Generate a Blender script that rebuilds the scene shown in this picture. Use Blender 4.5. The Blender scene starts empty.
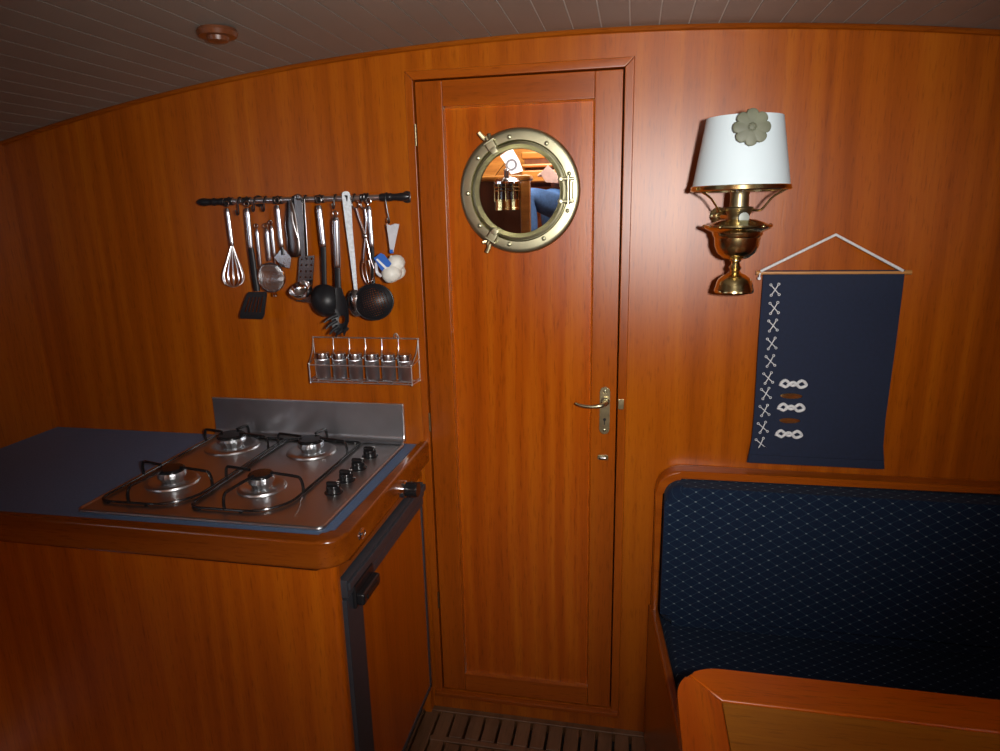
import bpy, bmesh, math, random
from mathutils import Vector, Matrix, Euler
random.seed(7)
SC = bpy.context.scene
COL = SC.collection
PI = math.pi

# ------------------------------------------------------------------ camera
F = 662.32
CAM = Vector((0.534, -1.6651, 1.4792))
ROT = Euler((1.3279, 0.0214, 0.1947), 'XYZ')
cd = bpy.data.cameras.new('camera')
cd.sensor_fit = 'HORIZONTAL'; cd.sensor_width = 36.0
cd.lens = F * 36.0 / 1000.0
cd.clip_start = 0.02
cam = bpy.data.objects.new('camera', cd); COL.objects.link(cam)
cam.location = CAM; cam.rotation_euler = ROT
SC.camera = cam
RM = ROT.to_matrix()

# ------------------------------------------------------------------ light and exposure
SC.view_settings.view_transform = 'Standard'
SC.view_settings.look = 'None'
SC.view_settings.exposure = 0.0
SC.view_settings.gamma = 1.0
SC.view_settings.use_curve_mapping = False
w = bpy.data.worlds.new('world'); SC.world = w; w.use_nodes = True
w.node_tree.nodes['Background'].inputs[0].default_value = (0.75, 0.85, 1.0, 1)
w.node_tree.nodes['Background'].inputs[1].default_value = 0.3
def area_light(name, loc, target, size, power, color, shape='DISK'):
    l = bpy.data.lights.new(name, 'AREA'); l.shape = shape; l.size = size
    l.energy = power; l.color = color
    o = bpy.data.objects.new(name, l); COL.objects.link(o)
    o.location = loc
    o.rotation_euler = (Vector(target) - Vector(loc)).to_track_quat('-Z', 'Y').to_euler()
    return o
# the flash of the camera, beside the lens
fl_ = bpy.data.lights.new('camera_flash', 'SPOT'); fl_.energy = 104.0; fl_.color = (1.0, 0.97, 0.93)
fl_.spot_size = math.radians(92); fl_.spot_blend = 1.0; fl_.shadow_soft_size = 0.025
flash = bpy.data.objects.new('camera_flash', fl_); COL.objects.link(flash)
flash.location = (0.665, -1.66, 1.505)
flash.rotation_euler = (Vector((0.28, 0.0, 1.40)) - flash.location).to_track_quat('-Z', 'Y').to_euler()
# added area lights standing in for daylight behind the photographer
area_light('aft_daylight_fill', (0.15, -2.75, 2.42), (0.1, -2.95, 1.2), 0.9, 44.0, (1.0, 0.97, 0.92), 'SQUARE')  # no skylight is built; brightens the reflected deckhouse
area_light('cool_daylight_fill', (0.75, -2.1, 1.80), (0.45, -0.6, 1.0), 0.4, 0.5, (0.82, 0.9, 1.0), 'SQUARE')  # no deck hatch is built; weak cool ambient fill

# ------------------------------------------------------------------ helpers
Z0 = 0.07                         # height of the door's lower edge above the cabin sole
def ray(px, py):
    return RM @ Vector(((px - 500) / F, -(py - 375.5) / F, -1))
def Y(px, py, y=0.0):             # a measured point on the plane at depth y
    d = ray(px, py); return CAM + d * ((y - CAM.y) / d.y)
def ZZ(px, py, z):                # a measured point at height z
    d = ray(px, py); return CAM + d * ((z - CAM.z) / d.z)
def XX(px, py, x):
    d = ray(px, py); return CAM + d * ((x - CAM.x) / d.x)

ORG = {}
def root(name, label, cat, loc=(0, 0, 0), group=None):
    o = bpy.data.objects.new(name, None); COL.objects.link(o)
    o.empty_display_size = 0.05
    o.location = loc; o['label'] = label; o['category'] = cat
    if group: o['group'] = group
    ORG[o] = Vector(loc)
    return o
def mesh(name, bm, mat, parent=None, sharp=35, label=None):
    me = bpy.data.meshes.new(name)
    bmesh.ops.recalc_face_normals(bm, faces=bm.faces[:])
    org = ORG[parent] if parent is not None else Vector((0, 0, 0))
    for v in bm.verts: v.co -= org
    for f in bm.faces: f.smooth = True
    bm.to_mesh(me); bm.free()
    me.set_sharp_from_angle(angle=math.radians(sharp))
    if mat is not None: me.materials.append(mat)
    o = bpy.data.objects.new(name, me); COL.objects.link(o)
    if parent is not None: o.parent = parent
    md = o.modifiers.new('weighted_normals', 'WEIGHTED_NORMAL'); md.keep_sharp = True; md.weight = 80
    ORG[o] = org
    if label: o['label'] = label
    return o
def tag(o, label, cat, group=None):
    o['label'] = label; o['category'] = cat
    if group: o['group'] = group
    return o
def structure(name, bm, mat, parent=None, sharp=35):
    o = mesh(name, bm, mat, parent, sharp)
    if parent is None: o['kind'] = 'structure'
    return o
def BM(): return bmesh.new()
def box(bm, a, b, bev=0.0, seg=2, M=None):
    x0, x1 = sorted((a[0], b[0])); y0, y1 = sorted((a[1], b[1])); z0, z1 = sorted((a[2], b[2]))
    r = bmesh.ops.create_cube(bm, size=1.0)
    vs = r['verts']
    for v in vs:
        v.co = Vector(((x0 + x1) / 2 + v.co.x * (x1 - x0), (y0 + y1) / 2 + v.co.y * (y1 - y0), (z0 + z1) / 2 + v.co.z * (z1 - z0)))
    if bev > 0:
        es = list({e for v in vs for e in v.link_edges})
        r2 = bmesh.ops.bevel(bm, geom=es, offset=bev, segments=seg, affect='EDGES', profile=0.5)
        vs = list({v for f in r2['faces'] for v in f.verts} | {v for v in vs if v.is_valid})
    if M is not None:
        for v in vs: v.co = M @ v.co
    return bm
def prism(bm, pts, d, bev=0.0, seg=2):
    """closed polygon of 3-D points pushed along vector d"""
    d = Vector(d)
    a = [bm.verts.new(Vector(p)) for p in pts]
    b = [bm.verts.new(Vector(p) + d) for p in pts]
    n = len(pts)
    fs = [bm.faces.new(a), bm.faces.new(list(reversed(b)))]
    for i in range(n):
        fs.append(bm.faces.new((a[(i + 1) % n], a[i], b[i], b[(i + 1) % n])))
    if bev > 0:
        es = list(fs[0].edges) + list(fs[1].edges)
        bmesh.ops.bevel(bm, geom=es, offset=bev, segments=seg, affect='EDGES', profile=0.5)
    return bm
def smooth_path(pts, n=6):
    P = [Vector(p) for p in pts]
    if len(P) < 3: return P
    out = []
    for i in range(len(P) - 1):
        p0 = P[i - 1] if i > 0 else P[i] * 2 - P[i + 1]
        p1, p2 = P[i], P[i + 1]
        p3 = P[i + 2] if i + 2 < len(P) else P[i + 1] * 2 - P[i]
        for k in range(n):
            t = k / n
            out.append(0.5 * ((2 * p1) + (p2 - p0) * t + (2 * p0 - 5 * p1 + 4 * p2 - p3) * t * t + (3 * p1 - p0 - 3 * p2 + p3) * t ** 3))
    out.append(P[-1]); return out
def tube(bm, pts, r, seg=8, closed=False, flat=None):
    """round (or flattened along one axis) bar along a polyline; r may be a list"""
    P = [Vector(p) for p in pts]; n = len(P)
    rr = r if isinstance(r, (list, tuple)) else [r] * n
    if len(rr) != n:
        rr = [rr[0] + (rr[-1] - rr[0]) * i / (n - 1) for i in range(n)]
    rings = []; up = None
    for i in range(n):
        if closed: t = (P[(i + 1) % n] - P[i - 1])
        else: t = P[min(i + 1, n - 1)] - P[max(i - 1, 0)]
        if t.length < 1e-9: t = Vector((0, 0, 1))
        t.normalize()
        if up is None:
            up = Vector((0, -1, 0)) if abs(t.y) < 0.9 else Vector((1, 0, 0))
        u = (up - t * up.dot(t))
        if u.length < 1e-6: u = t.orthogonal()
        u.normalize(); up = u
        v = t.cross(u)
        fu, fv = (1, 1) if flat is None else flat
        rings.append([bm.verts.new(P[i] + (u * math.cos(a) * fu + v * math.sin(a) * fv) * rr[i]) for a in [2 * PI * k / seg for k in range(seg)]])
    m = n if closed else n - 1
    for i in range(m):
        A, B = rings[i], rings[(i + 1) % n]
        for k in range(seg):
            bm.faces.new((A[k], A[(k + 1) % seg], B[(k + 1) % seg], B[k]))
    if not closed:
        bm.faces.new(list(reversed(rings[0]))); bm.faces.new(rings[-1])
    return bm
def circle(c, r, axis='y', n=24, a0=0, a1=2 * PI, rx=None):
    c = Vector(c); rx = rx or r; out = []
    full = abs(a1 - a0 - 2 * PI) < 1e-6
    m = n if full else n + 1
    for k in range(m):
        a = a0 + (a1 - a0) * k / n
        p = (rx * math.cos(a), r * math.sin(a))
        out.append(c + Vector({'y': (p[0], 0, p[1]), 'z': (p[0], p[1], 0), 'x': (0, p[0], p[1])}[axis]))
    return out
def lathe(bm, prof, c=(0, 0, 0), d=(0, 0, 1), seg=32, wob=None):
    """profile of (radius, height) turned about the axis d through c"""
    c = Vector(c); q = Vector((0, 0, 1)).rotation_difference(Vector(d).normalized())
    rings = []
    for r, h in prof:
        if r < 1e-6: rings.append([bm.verts.new(c + q @ Vector((0, 0, h)))])
        else:
            ring = []
            for k in range(seg):
                a = 2 * PI * k / seg; s = r * (1 + (wob(a) if wob else 0))
                ring.append(bm.verts.new(c + q @ Vector((s * math.cos(a), s * math.sin(a), h))))
            rings.append(ring)
    for A, B in zip(rings, rings[1:]):
        for k in range(seg):
            k2 = (k + 1) % seg
            if len(A) == 1 and len(B) == 1: continue
            if len(A) == 1: bm.faces.new((A[0], B[k], B[k2]))
            elif len(B) == 1: bm.faces.new((A[k], A[k2], B[0]))
            else: bm.faces.new((A[k], A[k2], B[k2], B[k]))
    return bm
def blob(bm, c, s, M=None, sub=3):
    r = bmesh.ops.create_icosphere(bm, subdivisions=sub, radius=1.0)
    for v in r['verts']:
        p = Vector((v.co.x * s[0], v.co.y * s[1], v.co.z * s[2]))
        if M is not None: p = M @ p
        v.co = Vector(c) + p
    return r['verts']
def rrect(x0, z0, x1, z1, r, n=6, plane='xz', k=0.0):
    rs = r if isinstance(r, (list, tuple)) else [r] * 4      # bl br tr tl
    out = []
    for (cx, cz, a, q) in ((x0 + rs[0], z0 + rs[0], PI, rs[0]), (x1 - rs[1], z0 + rs[1], 1.5 * PI, rs[1]), (x1 - rs[2], z1 - rs[2], 0, rs[2]), (x0 + rs[3], z1 - rs[3], .5 * PI, rs[3])):
        if q < 1e-6: out.append((cx, cz)); continue
        for i in range(n + 1):
            t = a + .5 * PI * i / n
            out.append((cx + q * math.cos(t), cz + q * math.sin(t)))
    return [Vector((a, k, b)) if plane == 'xz' else Vector((a, b, k)) if plane == 'xy' else Vector((k, a, b)) for a, b in out]
def plate_with_holes(bm, f, nu, nv, th, hole):
    """grid sheet from f(u,v) with thickness along f's normal offset; cells where hole(i,j) are open"""
    g = [[bm.verts.new(f(i / nu, j / nv)) for j in range(nv + 1)] for i in range(nu + 1)]
    for i in range(nu):
        for j in range(nv):
            if not hole(i, j):
                bm.faces.new((g[i][j], g[i + 1][j], g[i + 1][j + 1], g[i][j + 1]))
    bmesh.ops.delete(bm, geom=[v for v in bm.verts if not v.link_faces], context='VERTS')
    bmesh.ops.recalc_face_normals(bm, faces=bm.faces[:])
    bmesh.ops.solidify(bm, geom=bm.faces[:], thickness=th)
    return bm
def dup(o, shift=(0, 0, 0), label=None, parent=None):
    """copy of a thing with its parts and sub-parts"""
    c = o.copy(); COL.objects.link(c)
    if parent is not None: c.parent = parent
    else: c.location = o.location + Vector(shift)
    if label: c['label'] = label
    for ch in list(o.children): dup(ch, parent=c)
    return c

# ------------------------------------------------------------------ materials
def new_mat(name):
    m = bpy.data.materials.new(name); m.use_nodes = True
    nt = m.node_tree; b = nt.nodes['Principled BSDF']
    return m, nt, b
def plain(name, col, rough=0.4, metal=0.0, noise=0.0, scale=30, coat=0.0, bump=0.0, spec=None, trans=0.0):
    m, nt, b = new_mat(name)
    b.inputs['Roughness'].default_value = rough; b.inputs['Metallic'].default_value = metal
    b.inputs['Coat Weight'].default_value = coat
    if spec is not None: b.inputs['Specular IOR Level'].default_value = spec
    if trans: b.inputs['Transmission Weight'].default_value = trans
    tc = nt.nodes.new('ShaderNodeTexCoord'); n = nt.nodes.new('ShaderNodeTexNoise')
    n.inputs['Scale'].default_value = scale; n.inputs['Detail'].default_value = 4
    nt.links.new(tc.outputs['Object'], n.inputs['Vector'])
    mx = nt.nodes.new('ShaderNodeMixRGB'); mx.blend_type = 'MULTIPLY'
    mx.inputs[1].default_value = (*col, 1)
    cr = nt.nodes.new('ShaderNodeValToRGB')
    lo = 1 - noise; cr.color_ramp.elements[0].position = .3; cr.color_ramp.elements[1].position = .7
    cr.color_ramp.elements[0].color = (lo, lo, lo, 1); cr.color_ramp.elements[1].color = (1, 1, 1, 1)
    nt.links.new(n.outputs['Fac'], cr.inputs[0]); nt.links.new(cr.outputs[0], mx.inputs[2])
    mx.inputs[0].default_value = 1
    nt.links.new(mx.outputs[0], b.inputs['Base Color'])
    if bump:
        bp = nt.nodes.new('ShaderNodeBump'); bp.inputs['Strength'].default_value = bump; bp.inputs['Distance'].default_value = .002
        nt.links.new(n.outputs['Fac'], bp.inputs['Height']); nt.links.new(bp.outputs[0], b.inputs['Normal'])
    return m
def wood(name, dark, mid, light, axis='z', rough=0.36, grain=1.0, spec=0.5, broad=0.5, cath=0.35, seed=0.0):
    m, nt, b = new_mat(name); L = nt.links.new; N = nt.nodes.new
    tc = N('ShaderNodeTexCoord')
    def mapped(across, along):
        mp = N('ShaderNodeMapping')
        s = {'x': (along, across, across), 'y': (across, along, across), 'z': (across, across, along)}[axis]
        mp.inputs['Scale'].default_value = s; mp.inputs['Location'].default_value = (seed, seed * 1.7, seed * .6)
        L(tc.outputs['Object'], mp.inputs['Vector']); return mp
    def noise(across, along, det, rgh=.55, dist=0.0):
        n = N('ShaderNodeTexNoise'); n.inputs['Scale'].default_value = 1; n.inputs['Detail'].default_value = det
        n.inputs['Roughness'].default_value = rgh; n.inputs['Distortion'].default_value = dist
        L(mapped(across, along).outputs[0], n.inputs['Vector']); return n
    n1 = noise(60 * grain, 1.6, 6, .65, .6)        # streaks
    n2 = noise(230 * grain, 22, 3, .6)             # pores
    n3 = noise(5.5 * grain, .5, 2, .5)            # broad tone of the veneer leaves
    wv = N('ShaderNodeTexWave'); wv.wave_type = 'BANDS'; wv.bands_direction = 'X' if axis != 'x' else 'Z'
    wv.inputs['Scale'].default_value = 1.0; wv.inputs['Distortion'].default_value = 14.0; wv.inputs['Detail'].default_value = 3
    wv.inputs['Detail Scale'].default_value = .7
    L(mapped(4.5 * grain, .35).outputs[0], wv.inputs['Vector'])
    def math2(op, a, bb, c=None):
        q = N('ShaderNodeMath'); q.operation = op
        for i, x in enumerate((a, bb) if c is None else (a, bb, c)):
            if isinstance(x, (int, float)): q.inputs[i].default_value = x
            else: L(x, q.inputs[i])
        return q.outputs[0]
    f = math2('MULTIPLY', n1.outputs['Fac'], .55)
    f = math2('MULTIPLY_ADD', n3.outputs['Fac'], broad, f)
    f = math2('MULTIPLY_ADD', wv.outputs['Fac'], cath * .5, f)
    f = math2('SUBTRACT', f, (broad - .5) * .5 + cath * .25 + .03)
    cr = N('ShaderNodeValToRGB'); e = cr.color_ramp.elements
    e[0].position = .22; e[0].color = (*dark, 1); e[1].position = .80; e[1].color = (*light, 1)
    k = e.new(.5); k.color = (*mid, 1)
    L(f, cr.inputs[0])
    pr = N('ShaderNodeValToRGB'); pr.color_ramp.elements[0].position = .30; pr.color_ramp.elements[0].color = (.52, .45, .40, 1)
    pr.color_ramp.elements[1].position = .46; pr.color_ramp.elements[1].color = (1, 1, 1, 1)
    L(n2.outputs['Fac'], pr.inputs[0])
    mx = N('ShaderNodeMixRGB'); mx.blend_type = 'MULTIPLY'; mx.inputs[0].default_value = .6
    L(cr.outputs[0], mx.inputs[1]); L(pr.outputs[0], mx.inputs[2])
    bp = N('ShaderNodeBump'); bp.inputs['Strength'].default_value = .10; bp.inputs['Distance'].default_value = .001
    L(n2.outputs['Fac'], bp.inputs['Height'])
    # satin varnish: diffuse wood under a soft lobe without long tails
    nt.nodes.remove(b)
    df = N('ShaderNodeBsdfDiffuse'); gl = N('ShaderNodeBsdfAnisotropic'); gl.distribution = 'BECKMANN'; gl.inputs['Roughness'].default_value = rough
    gl.inputs['Color'].default_value = (1, 1, 1, 1)
    fr = N('ShaderNodeFresnel'); fr.inputs['IOR'].default_value = 1.38 + .37 * spec
    ms = N('ShaderNodeMixShader')
    L(mx.outputs[0], df.inputs['Color']); L(bp.outputs[0], df.inputs['Normal']); L(bp.outputs[0], gl.inputs['Normal'])
    L(fr.outputs[0], ms.inputs[0]); L(df.outputs[0], ms.inputs[1]); L(gl.outputs[0], ms.inputs[2])
    L(ms.outputs[0], nt.nodes['Material Output'].inputs['Surface'])
    return m

M = {}
M['bulkhead'] = wood('teak_veneer', (.22, .043, .0015), (.32, .070, .0025), (.41, .110, .004), 'z', .345, spec=.10)
M['panel'] = wood('teak_door_veneer', (.23, .038, .0015), (.34, .064, .0025), (.45, .115, .005), 'z', .345, seed=3.1, spec=.10)
M['solid'] = wood('teak_solid', (.22, .042, .002), (.30, .062, .003), (.37, .090, .004), 'z', .345, seed=1.3, spec=.10)
M['solid_x'] = wood('teak_solid_rail', (.22, .042, .002), (.30, .062, .003), (.37, .090, .004), 'x', .345, seed=2.3, spec=.10)
M['solid_y'] = wood('teak_solid_edge', (.17, .034, .002), (.25, .055, .003), (.32, .082, .005), 'y', .28, seed=2.9)
M['fiddle'] = wood('varnished_edge', (.15, .031, .002), (.23, .050, .003), (.31, .080, .005), 'x', .26, seed=4.3)
M['cabinet'] = wood('cabinet_veneer', (.32, .058, .002), (.44, .094, .003), (.55, .145, .005), 'z', .36, seed=5.7, spec=.1)
M['table'] = wood('table_edge_wood', (.48, .080, .002), (.60, .115, .003), (.68, .16, .005), 'x', .3, seed=6.1)
M['table_y'] = wood('table_edge_wood_long', (.46, .072, .002), (.57, .104, .003), (.65, .145, .005), 'y', .3, seed=6.9)
M['table_in'] = wood('table_inlay_wood', (.40, .13, .010), (.50, .19, .016), (.60, .26, .028), 'x', .34, seed=7.7)
M['slat'] = wood('grating_teak', (.09, .04, .018), (.15, .07, .03), (.21, .10, .045), 'y', .6, seed=8.2)
M['dark_gap'] = plain('dark_gap', (.012, .010, .009), .8)
M['ceiling'] = plain('painted_plank', (.23, .20, .17), .42, noise=.10, scale=6)
M['lit_groove'] = plain('lit_plank_groove', (.62, .60, .56), .5)  # pale colour paints the light caught by the plank bevels
M['brass'] = plain('polished_brass', (.78, .63, .30), .18, 1.0, noise=.18, scale=18)
M['brass_old'] = plain('weathered_brass', (.54, .515, .34), .34, 1.0, noise=.25, scale=22, bump=.05)
M['brass_dull'] = plain('dull_brass', (.40, .33, .19), .38, 1.0, noise=.35, scale=60)
M['mirror'] = plain('mirror_glass', (.96, .97, .97), .0, 1.0)
M['steel'] = plain('brushed_steel', (.62, .62, .63), .22, 1.0, noise=.12, scale=40)
M['chrome'] = plain('chrome', (.80, .80, .82), .08, 1.0)
M['hob_steel'] = plain('hob_steel', (.60, .59, .59), .33, 1.0, noise=.12, scale=9)
M['splash_steel'] = plain('splash_steel', (.52, .53, .56), .40, 1.0, noise=.25, scale=7)
M['dark_steel'] = plain('dark_steel', (.22, .21, .21), .25, 1.0, noise=.2, scale=40)
M['black_plastic'] = plain('black_plastic', (.012, .012, .014), .28)
M['nylon'] = plain('black_nylon', (.010, .010, .012), .42, spec=.35)
M['wire'] = plain('plated_wire', (.86, .86, .88), .30, 1.0)
M['black_enamel'] = plain('black_enamel', (.010, .010, .011), .18)
M['grey_plastic'] = plain('grey_plastic', (.040, .045, .055), .38, noise=.15, scale=50)
M['laminate'] = plain('blue_laminate', (.10, .17, .30), .5, noise=.3, scale=220)
M['speckle'] = plain('speckled_enamel_shine', (.85, .92, .98), .3, noise=.28, scale=140)  # speckled enamel, its colour brightened and blued for a metallic shine
M['white_mark'] = plain('white_mark', (.8, .8, .8), .4)
M['shade'] = plain('shade_paper', (.64, .74, .78), .6, noise=.04, scale=5)
M['shell'] = plain('grey_shell', (.17, .18, .12), .55, noise=.35, scale=30)
M['rope'] = plain('white_rope', (.72, .73, .74), .6, noise=.2, scale=200)
M['navy'] = plain('navy_felt', (.0045, .011, .036), .85, noise=.25, scale=120)
M['gar'] = plain('garlic_skin', (.75, .73, .66), .45, noise=.18, scale=45)
M['film'] = plain('plastic_film', (.62, .62, .66), .25, noise=.2, scale=60)
M['bluelab'] = plain('blue_label', (.03, .13, .50), .35)
M['alu'] = plain('burner_aluminium', (.66, .70, .74), .32, 1.0, noise=.15, scale=60)
M['denim'] = plain('blue_denim', (.055, .13, .30), .85, noise=.3, scale=60)
M['jacket'] = plain('navy_jacket', (.008, .016, .05), .8, noise=.2, scale=30)
M['skin'] = plain('skin', (.72, .42, .32), .5, noise=.08, scale=20)
M['paper'] = plain('white_paper', (.85, .85, .86), .6)
M['hair'] = plain('brown_hair', (.06, .03, .015), .6, noise=.3, scale=60)
M['white_paint'] = plain('white_paint', (.75, .72, .66), .5, noise=.06, scale=4)
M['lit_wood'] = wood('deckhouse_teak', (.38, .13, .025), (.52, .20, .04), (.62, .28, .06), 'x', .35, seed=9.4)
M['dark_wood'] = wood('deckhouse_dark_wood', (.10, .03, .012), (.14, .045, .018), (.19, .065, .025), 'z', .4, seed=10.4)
M['wick'] = plain('lamp_knob_face', (.20, .22, .20), .45, .3)

m_, nt_, b_ = new_mat('fill_pane'); b_.inputs['Base Color'].default_value = (.8, .85, .9, 1)
b_.inputs['Emission Color'].default_value = (.78, .88, 1.0, 1); b_.inputs['Emission Strength'].default_value = 2.5; M['daylight'] = m_  # glowing pane of the added side port lights
def turned(name, col, rough=.34, aniso=.72):
    m, nt, b = new_mat(name); b.inputs['Base Color'].default_value = (*col, 1); b.inputs['Metallic'].default_value = 1
    b.inputs['Roughness'].default_value = rough; b.inputs['Anisotropic'].default_value = aniso
    tg = nt.nodes.new('ShaderNodeTangent'); tg.direction_type = 'RADIAL'; tg.axis = 'Z'
    nz = nt.nodes.new('ShaderNodeTexNoise'); nz.inputs['Scale'].default_value = 90
    mp = nt.nodes.new('ShaderNodeMapRange'); mp.inputs[3].default_value = rough - .05; mp.inputs[4].default_value = rough + .05
    nt.links.new(nz.outputs['Fac'], mp.inputs[0]); nt.links.new(mp.outputs[0], b.inputs['Roughness'])
    nt.links.new(tg.outputs[0], b.inputs['Tangent']); return m
M['turned'] = turned('turned_steel', (.58, .60, .64), .20)
M['jar'] = turned('jar_steel', (.62, .64, .68), .34, .92)
def upholstery(name):
    """navy weave with a lattice of thin lines and pale dots on its crossings"""
    m, nt, b = new_mat(name); L = nt.links.new; N = nt.nodes.new
    b.inputs['Roughness'].default_value = .9; b.inputs['Specular IOR Level'].default_value = .2
    b.inputs['Sheen Weight'].default_value = .03
    tc = N('ShaderNodeTexCoord'); sp = N('ShaderNodeSeparateXYZ'); L(tc.outputs['Object'], sp.inputs[0])
    def op(o, a, bb=0.0, c=None):
        q = N('ShaderNodeMath'); q.operation = o
        for i, x in enumerate((a, bb) if c is None else (a, bb, c)):
            if isinstance(x, (int, float)): q.inputs[i].default_value = x
            else: L(x, q.inputs[i])
        return q.outputs[0]
    U = op('MULTIPLY', sp.outputs['X'], 1 / .040)
    W = op('MULTIPLY', op('SUBTRACT', sp.outputs['Z'], op('MULTIPLY', sp.outputs['Y'], 1.0)), 1 / .026)
    a = op('ADD', U, W); c = op('SUBTRACT', U, W)
    fa = op('ABSOLUTE', op('SUBTRACT', op('FRACT', a), .5)); fc = op('ABSOLUTE', op('SUBTRACT', op('FRACT', c), .5))
    line = op('MAXIMUM', op('GREATER_THAN', fa, .465), op('GREATER_THAN', fc, .465))
    dot = op('GREATER_THAN', op('ADD', fa, fc), .885)
    nz = N('ShaderNodeTexNoise'); nz.inputs['Scale'].default_value = 300
    L(tc.outputs['Object'], nz.inputs['Vector'])
    base = N('ShaderNodeMixRGB'); base.inputs[1].default_value = (.003, .009, .026, 1); base.inputs[2].default_value = (.006, .016, .042, 1)
    L(nz.outputs['Fac'], base.inputs[0])
    m1 = N('ShaderNodeMixRGB'); m1.inputs[2].default_value = (.017, .037, .066, 1); L(base.outputs[0], m1.inputs[1]); L(line, m1.inputs[0])
    m2 = N('ShaderNodeMixRGB'); m2.inputs[2].default_value = (.12, .16, .19, 1); L(m1.outputs[0], m2.inputs[1]); L(dot, m2.inputs[0])
    L(m2.outputs[0], b.inputs['Base Color'])
    return m
M['uphol'] = upholstery('navy_upholstery')

# ================================================================== THE SETTING
XL, XR, YB = -1.22, 1.62, -3.75          # the cabin's sides and its after end
def zc(x): return 1.870 - .072 * (x - .35) ** 2     # camber of the deckhead
def arc(x0, x1, n=16): return [(x0 + (x1 - x0) * i / n) for i in range(n + 1)]

# bulkhead around the door opening
OX0, OX1, OZ0, OZ1 = -.004, .505, Z0 - .004, 1.794
bm = BM()
def bulk(x0, x1, z0, ztop=None):
    top = [Vector((x, 0, zc(x) if ztop is None else ztop)) for x in reversed(arc(x0, x1))]
    prism(bm, [Vector((x0, 0, z0)), Vector((x1, 0, z0))] + top, (0, .03, 0))
bulk(XL, OX0, -.02); bulk(OX1, XR, -.02); bulk(OX0, OX1, OZ1)
box(bm, (OX0, 0, -.02), (OX1, .03, OZ0))
structure('wall_front', bm, M['bulkhead'])
structure('wall_back', box(BM(), (XL, YB - .03, 0), (XR, YB, 2.6)), M['lit_wood'])
structure('wall_left', box(BM(), (XL - .03, YB, 0), (XL, .0, 2.6)), M['bulkhead'])
structure('wall_right', box(BM(), (XR, YB, 0), (XR + .03, .0, 2.6)), M['bulkhead'])

# sole: teak grating, slats fore and aft over a dark bilge
bm = BM()
box(bm, (XL, YB, -.06), (XR, 0, -.035))
structure('floor_2', bm, M['dark_gap'])
bm = BM()
pitch = .0475; x = -.0525 - 24 * pitch
hx0, hy0 = -.0525 + pitch * 1 - .005, -.115
while x < XR - .01:
    a, b_ = max(x, XL), min(x + pitch - .007, XR)
    if a < hx0 + .01 or x > .62: box(bm, (a, YB, -.03), (b_, -.02, 0), .0015, 1)
    else:
        box(bm, (a, hy0 + .003, -.03), (b_, -.02, 0), .0015, 1)
        box(bm, (a, YB, -.03), (b_, hy0 - .022, 0), .0015, 1)
    x += pitch
box(bm, (hx0, hy0 - .018, -.03), (.62, hy0, .001), .0015, 1)      # end batten of the lifting hatch
box(bm, (XL, -.02, -.03), (XR, 0, .002), .0015, 1)                # margin board by the bulkhead
structure('floor', bm, M['slat'])

# deckhead: cambered planks running fore and aft, fine grooves between coloured pale as lit bevels
bm = BM(); gb = BM(); YE = -2.25
pw = .0635; k0 = int((XL - .35) / pw) - 1; k1 = int((XR - .35) / pw) + 1
for k in range(k0, k1 + 1):
    a = .325 + k * pw; b_ = a + pw - .0035
    a = max(a, XL); b_ = min(b_, XR)
    if b_ <= a: continue
    prism(bm, [Vector((a, YE, zc(a) + .008)), Vector((b_, YE, zc(b_) + .008)), Vector((b_, YE, zc(b_) + .03)), Vector((a, YE, zc(a) + .03))], (0, -YE, 0), .0012, 1)
structure('ceiling', bm, M['ceiling'])
top = [Vector((x, YE, zc(x) + .0105)) for x in arc(XL, XR, 40)]
prism(gb, top + [Vector((XR, YE, 1.95)), Vector((XL, YE, 1.95))], (0, -YE, 0))
structure('ceiling_2', gb, M['lit_groove'])
# deckhouse roof further aft and the coaming that steps up to it
structure('ceiling_3', box(BM(), (XL, YB, 2.55), (XR, YE + .03, 2.58)), M['white_paint'])
structure('wall_upper', box(BM(), (XL, YE, 1.9), (XR, YE + .03, 2.58)), M['lit_wood'])

# unseen port lights added in the cabin sides for cool fill and metal reflections
k = 0
for sx, xx in ((-1, XL), (1, XR)):
    for yc in (-1.45, -1.95):
        k += 1
        W = bpy.data.objects.new('fill_window_%d' % k, None); COL.objects.link(W); W['kind'] = 'structure'; W.location = (xx, yc, 1.45); ORG[W] = Vector(W.location)
        bm = BM(); prism(bm, rrect(yc - .19, 1.33, yc + .19, 1.60, .05, 6, 'yz', xx - sx * .0005), (-sx * .006, 0, 0)); mesh('pane', bm, M['daylight'], W)
        bm = BM(); tube(bm, rrect(yc - .20, 1.32, yc + .20, 1.61, .055, 6, 'yz', xx - sx * .006), .013, 10, True); mesh('frame', bm, M['brass'], W)
# curved moulding where bulkhead meets deckhead
bm = BM()
tube(bm, [Vector((x, -.004, zc(x) + .003)) for x in arc(XL, XR, 48)], .0065, 8)
structure('trim_1', bm, M['fiddle'])

# door casing: proud frame strips with a cut line round the outside
bm = BM(); t = .022; yo = -.006
prism(bm, [(-.024, .03, Z0 - .022), (-.003, .03, Z0 - .022), (-.003, .03, 1.793), (-.024, .03, 1.814)], (0, yo - .03, 0), .0025, 2)
prism(bm, [(.504, .03, Z0 - .022), (.526, .03, Z0 - .022), (.526, .03, 1.814), (.504, .03, 1.793)], (0, yo - .03, 0), .0025, 2)
structure('trim_2', bm, M['solid'])
bm = BM()
prism(bm, [(-.024, .03, 1.814), (-.003, .03, 1.793), (.504, .03, 1.793), (.526, .03, 1.814)], (0, yo - .03, 0), .0025, 2)
structure('trim_3', bm, M['solid_x'])
structure('trim_4', box(BM(), (-.024, -.016, Z0 - .022), (.526, .03, Z0 - .006), .004), M['solid_x'])
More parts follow.
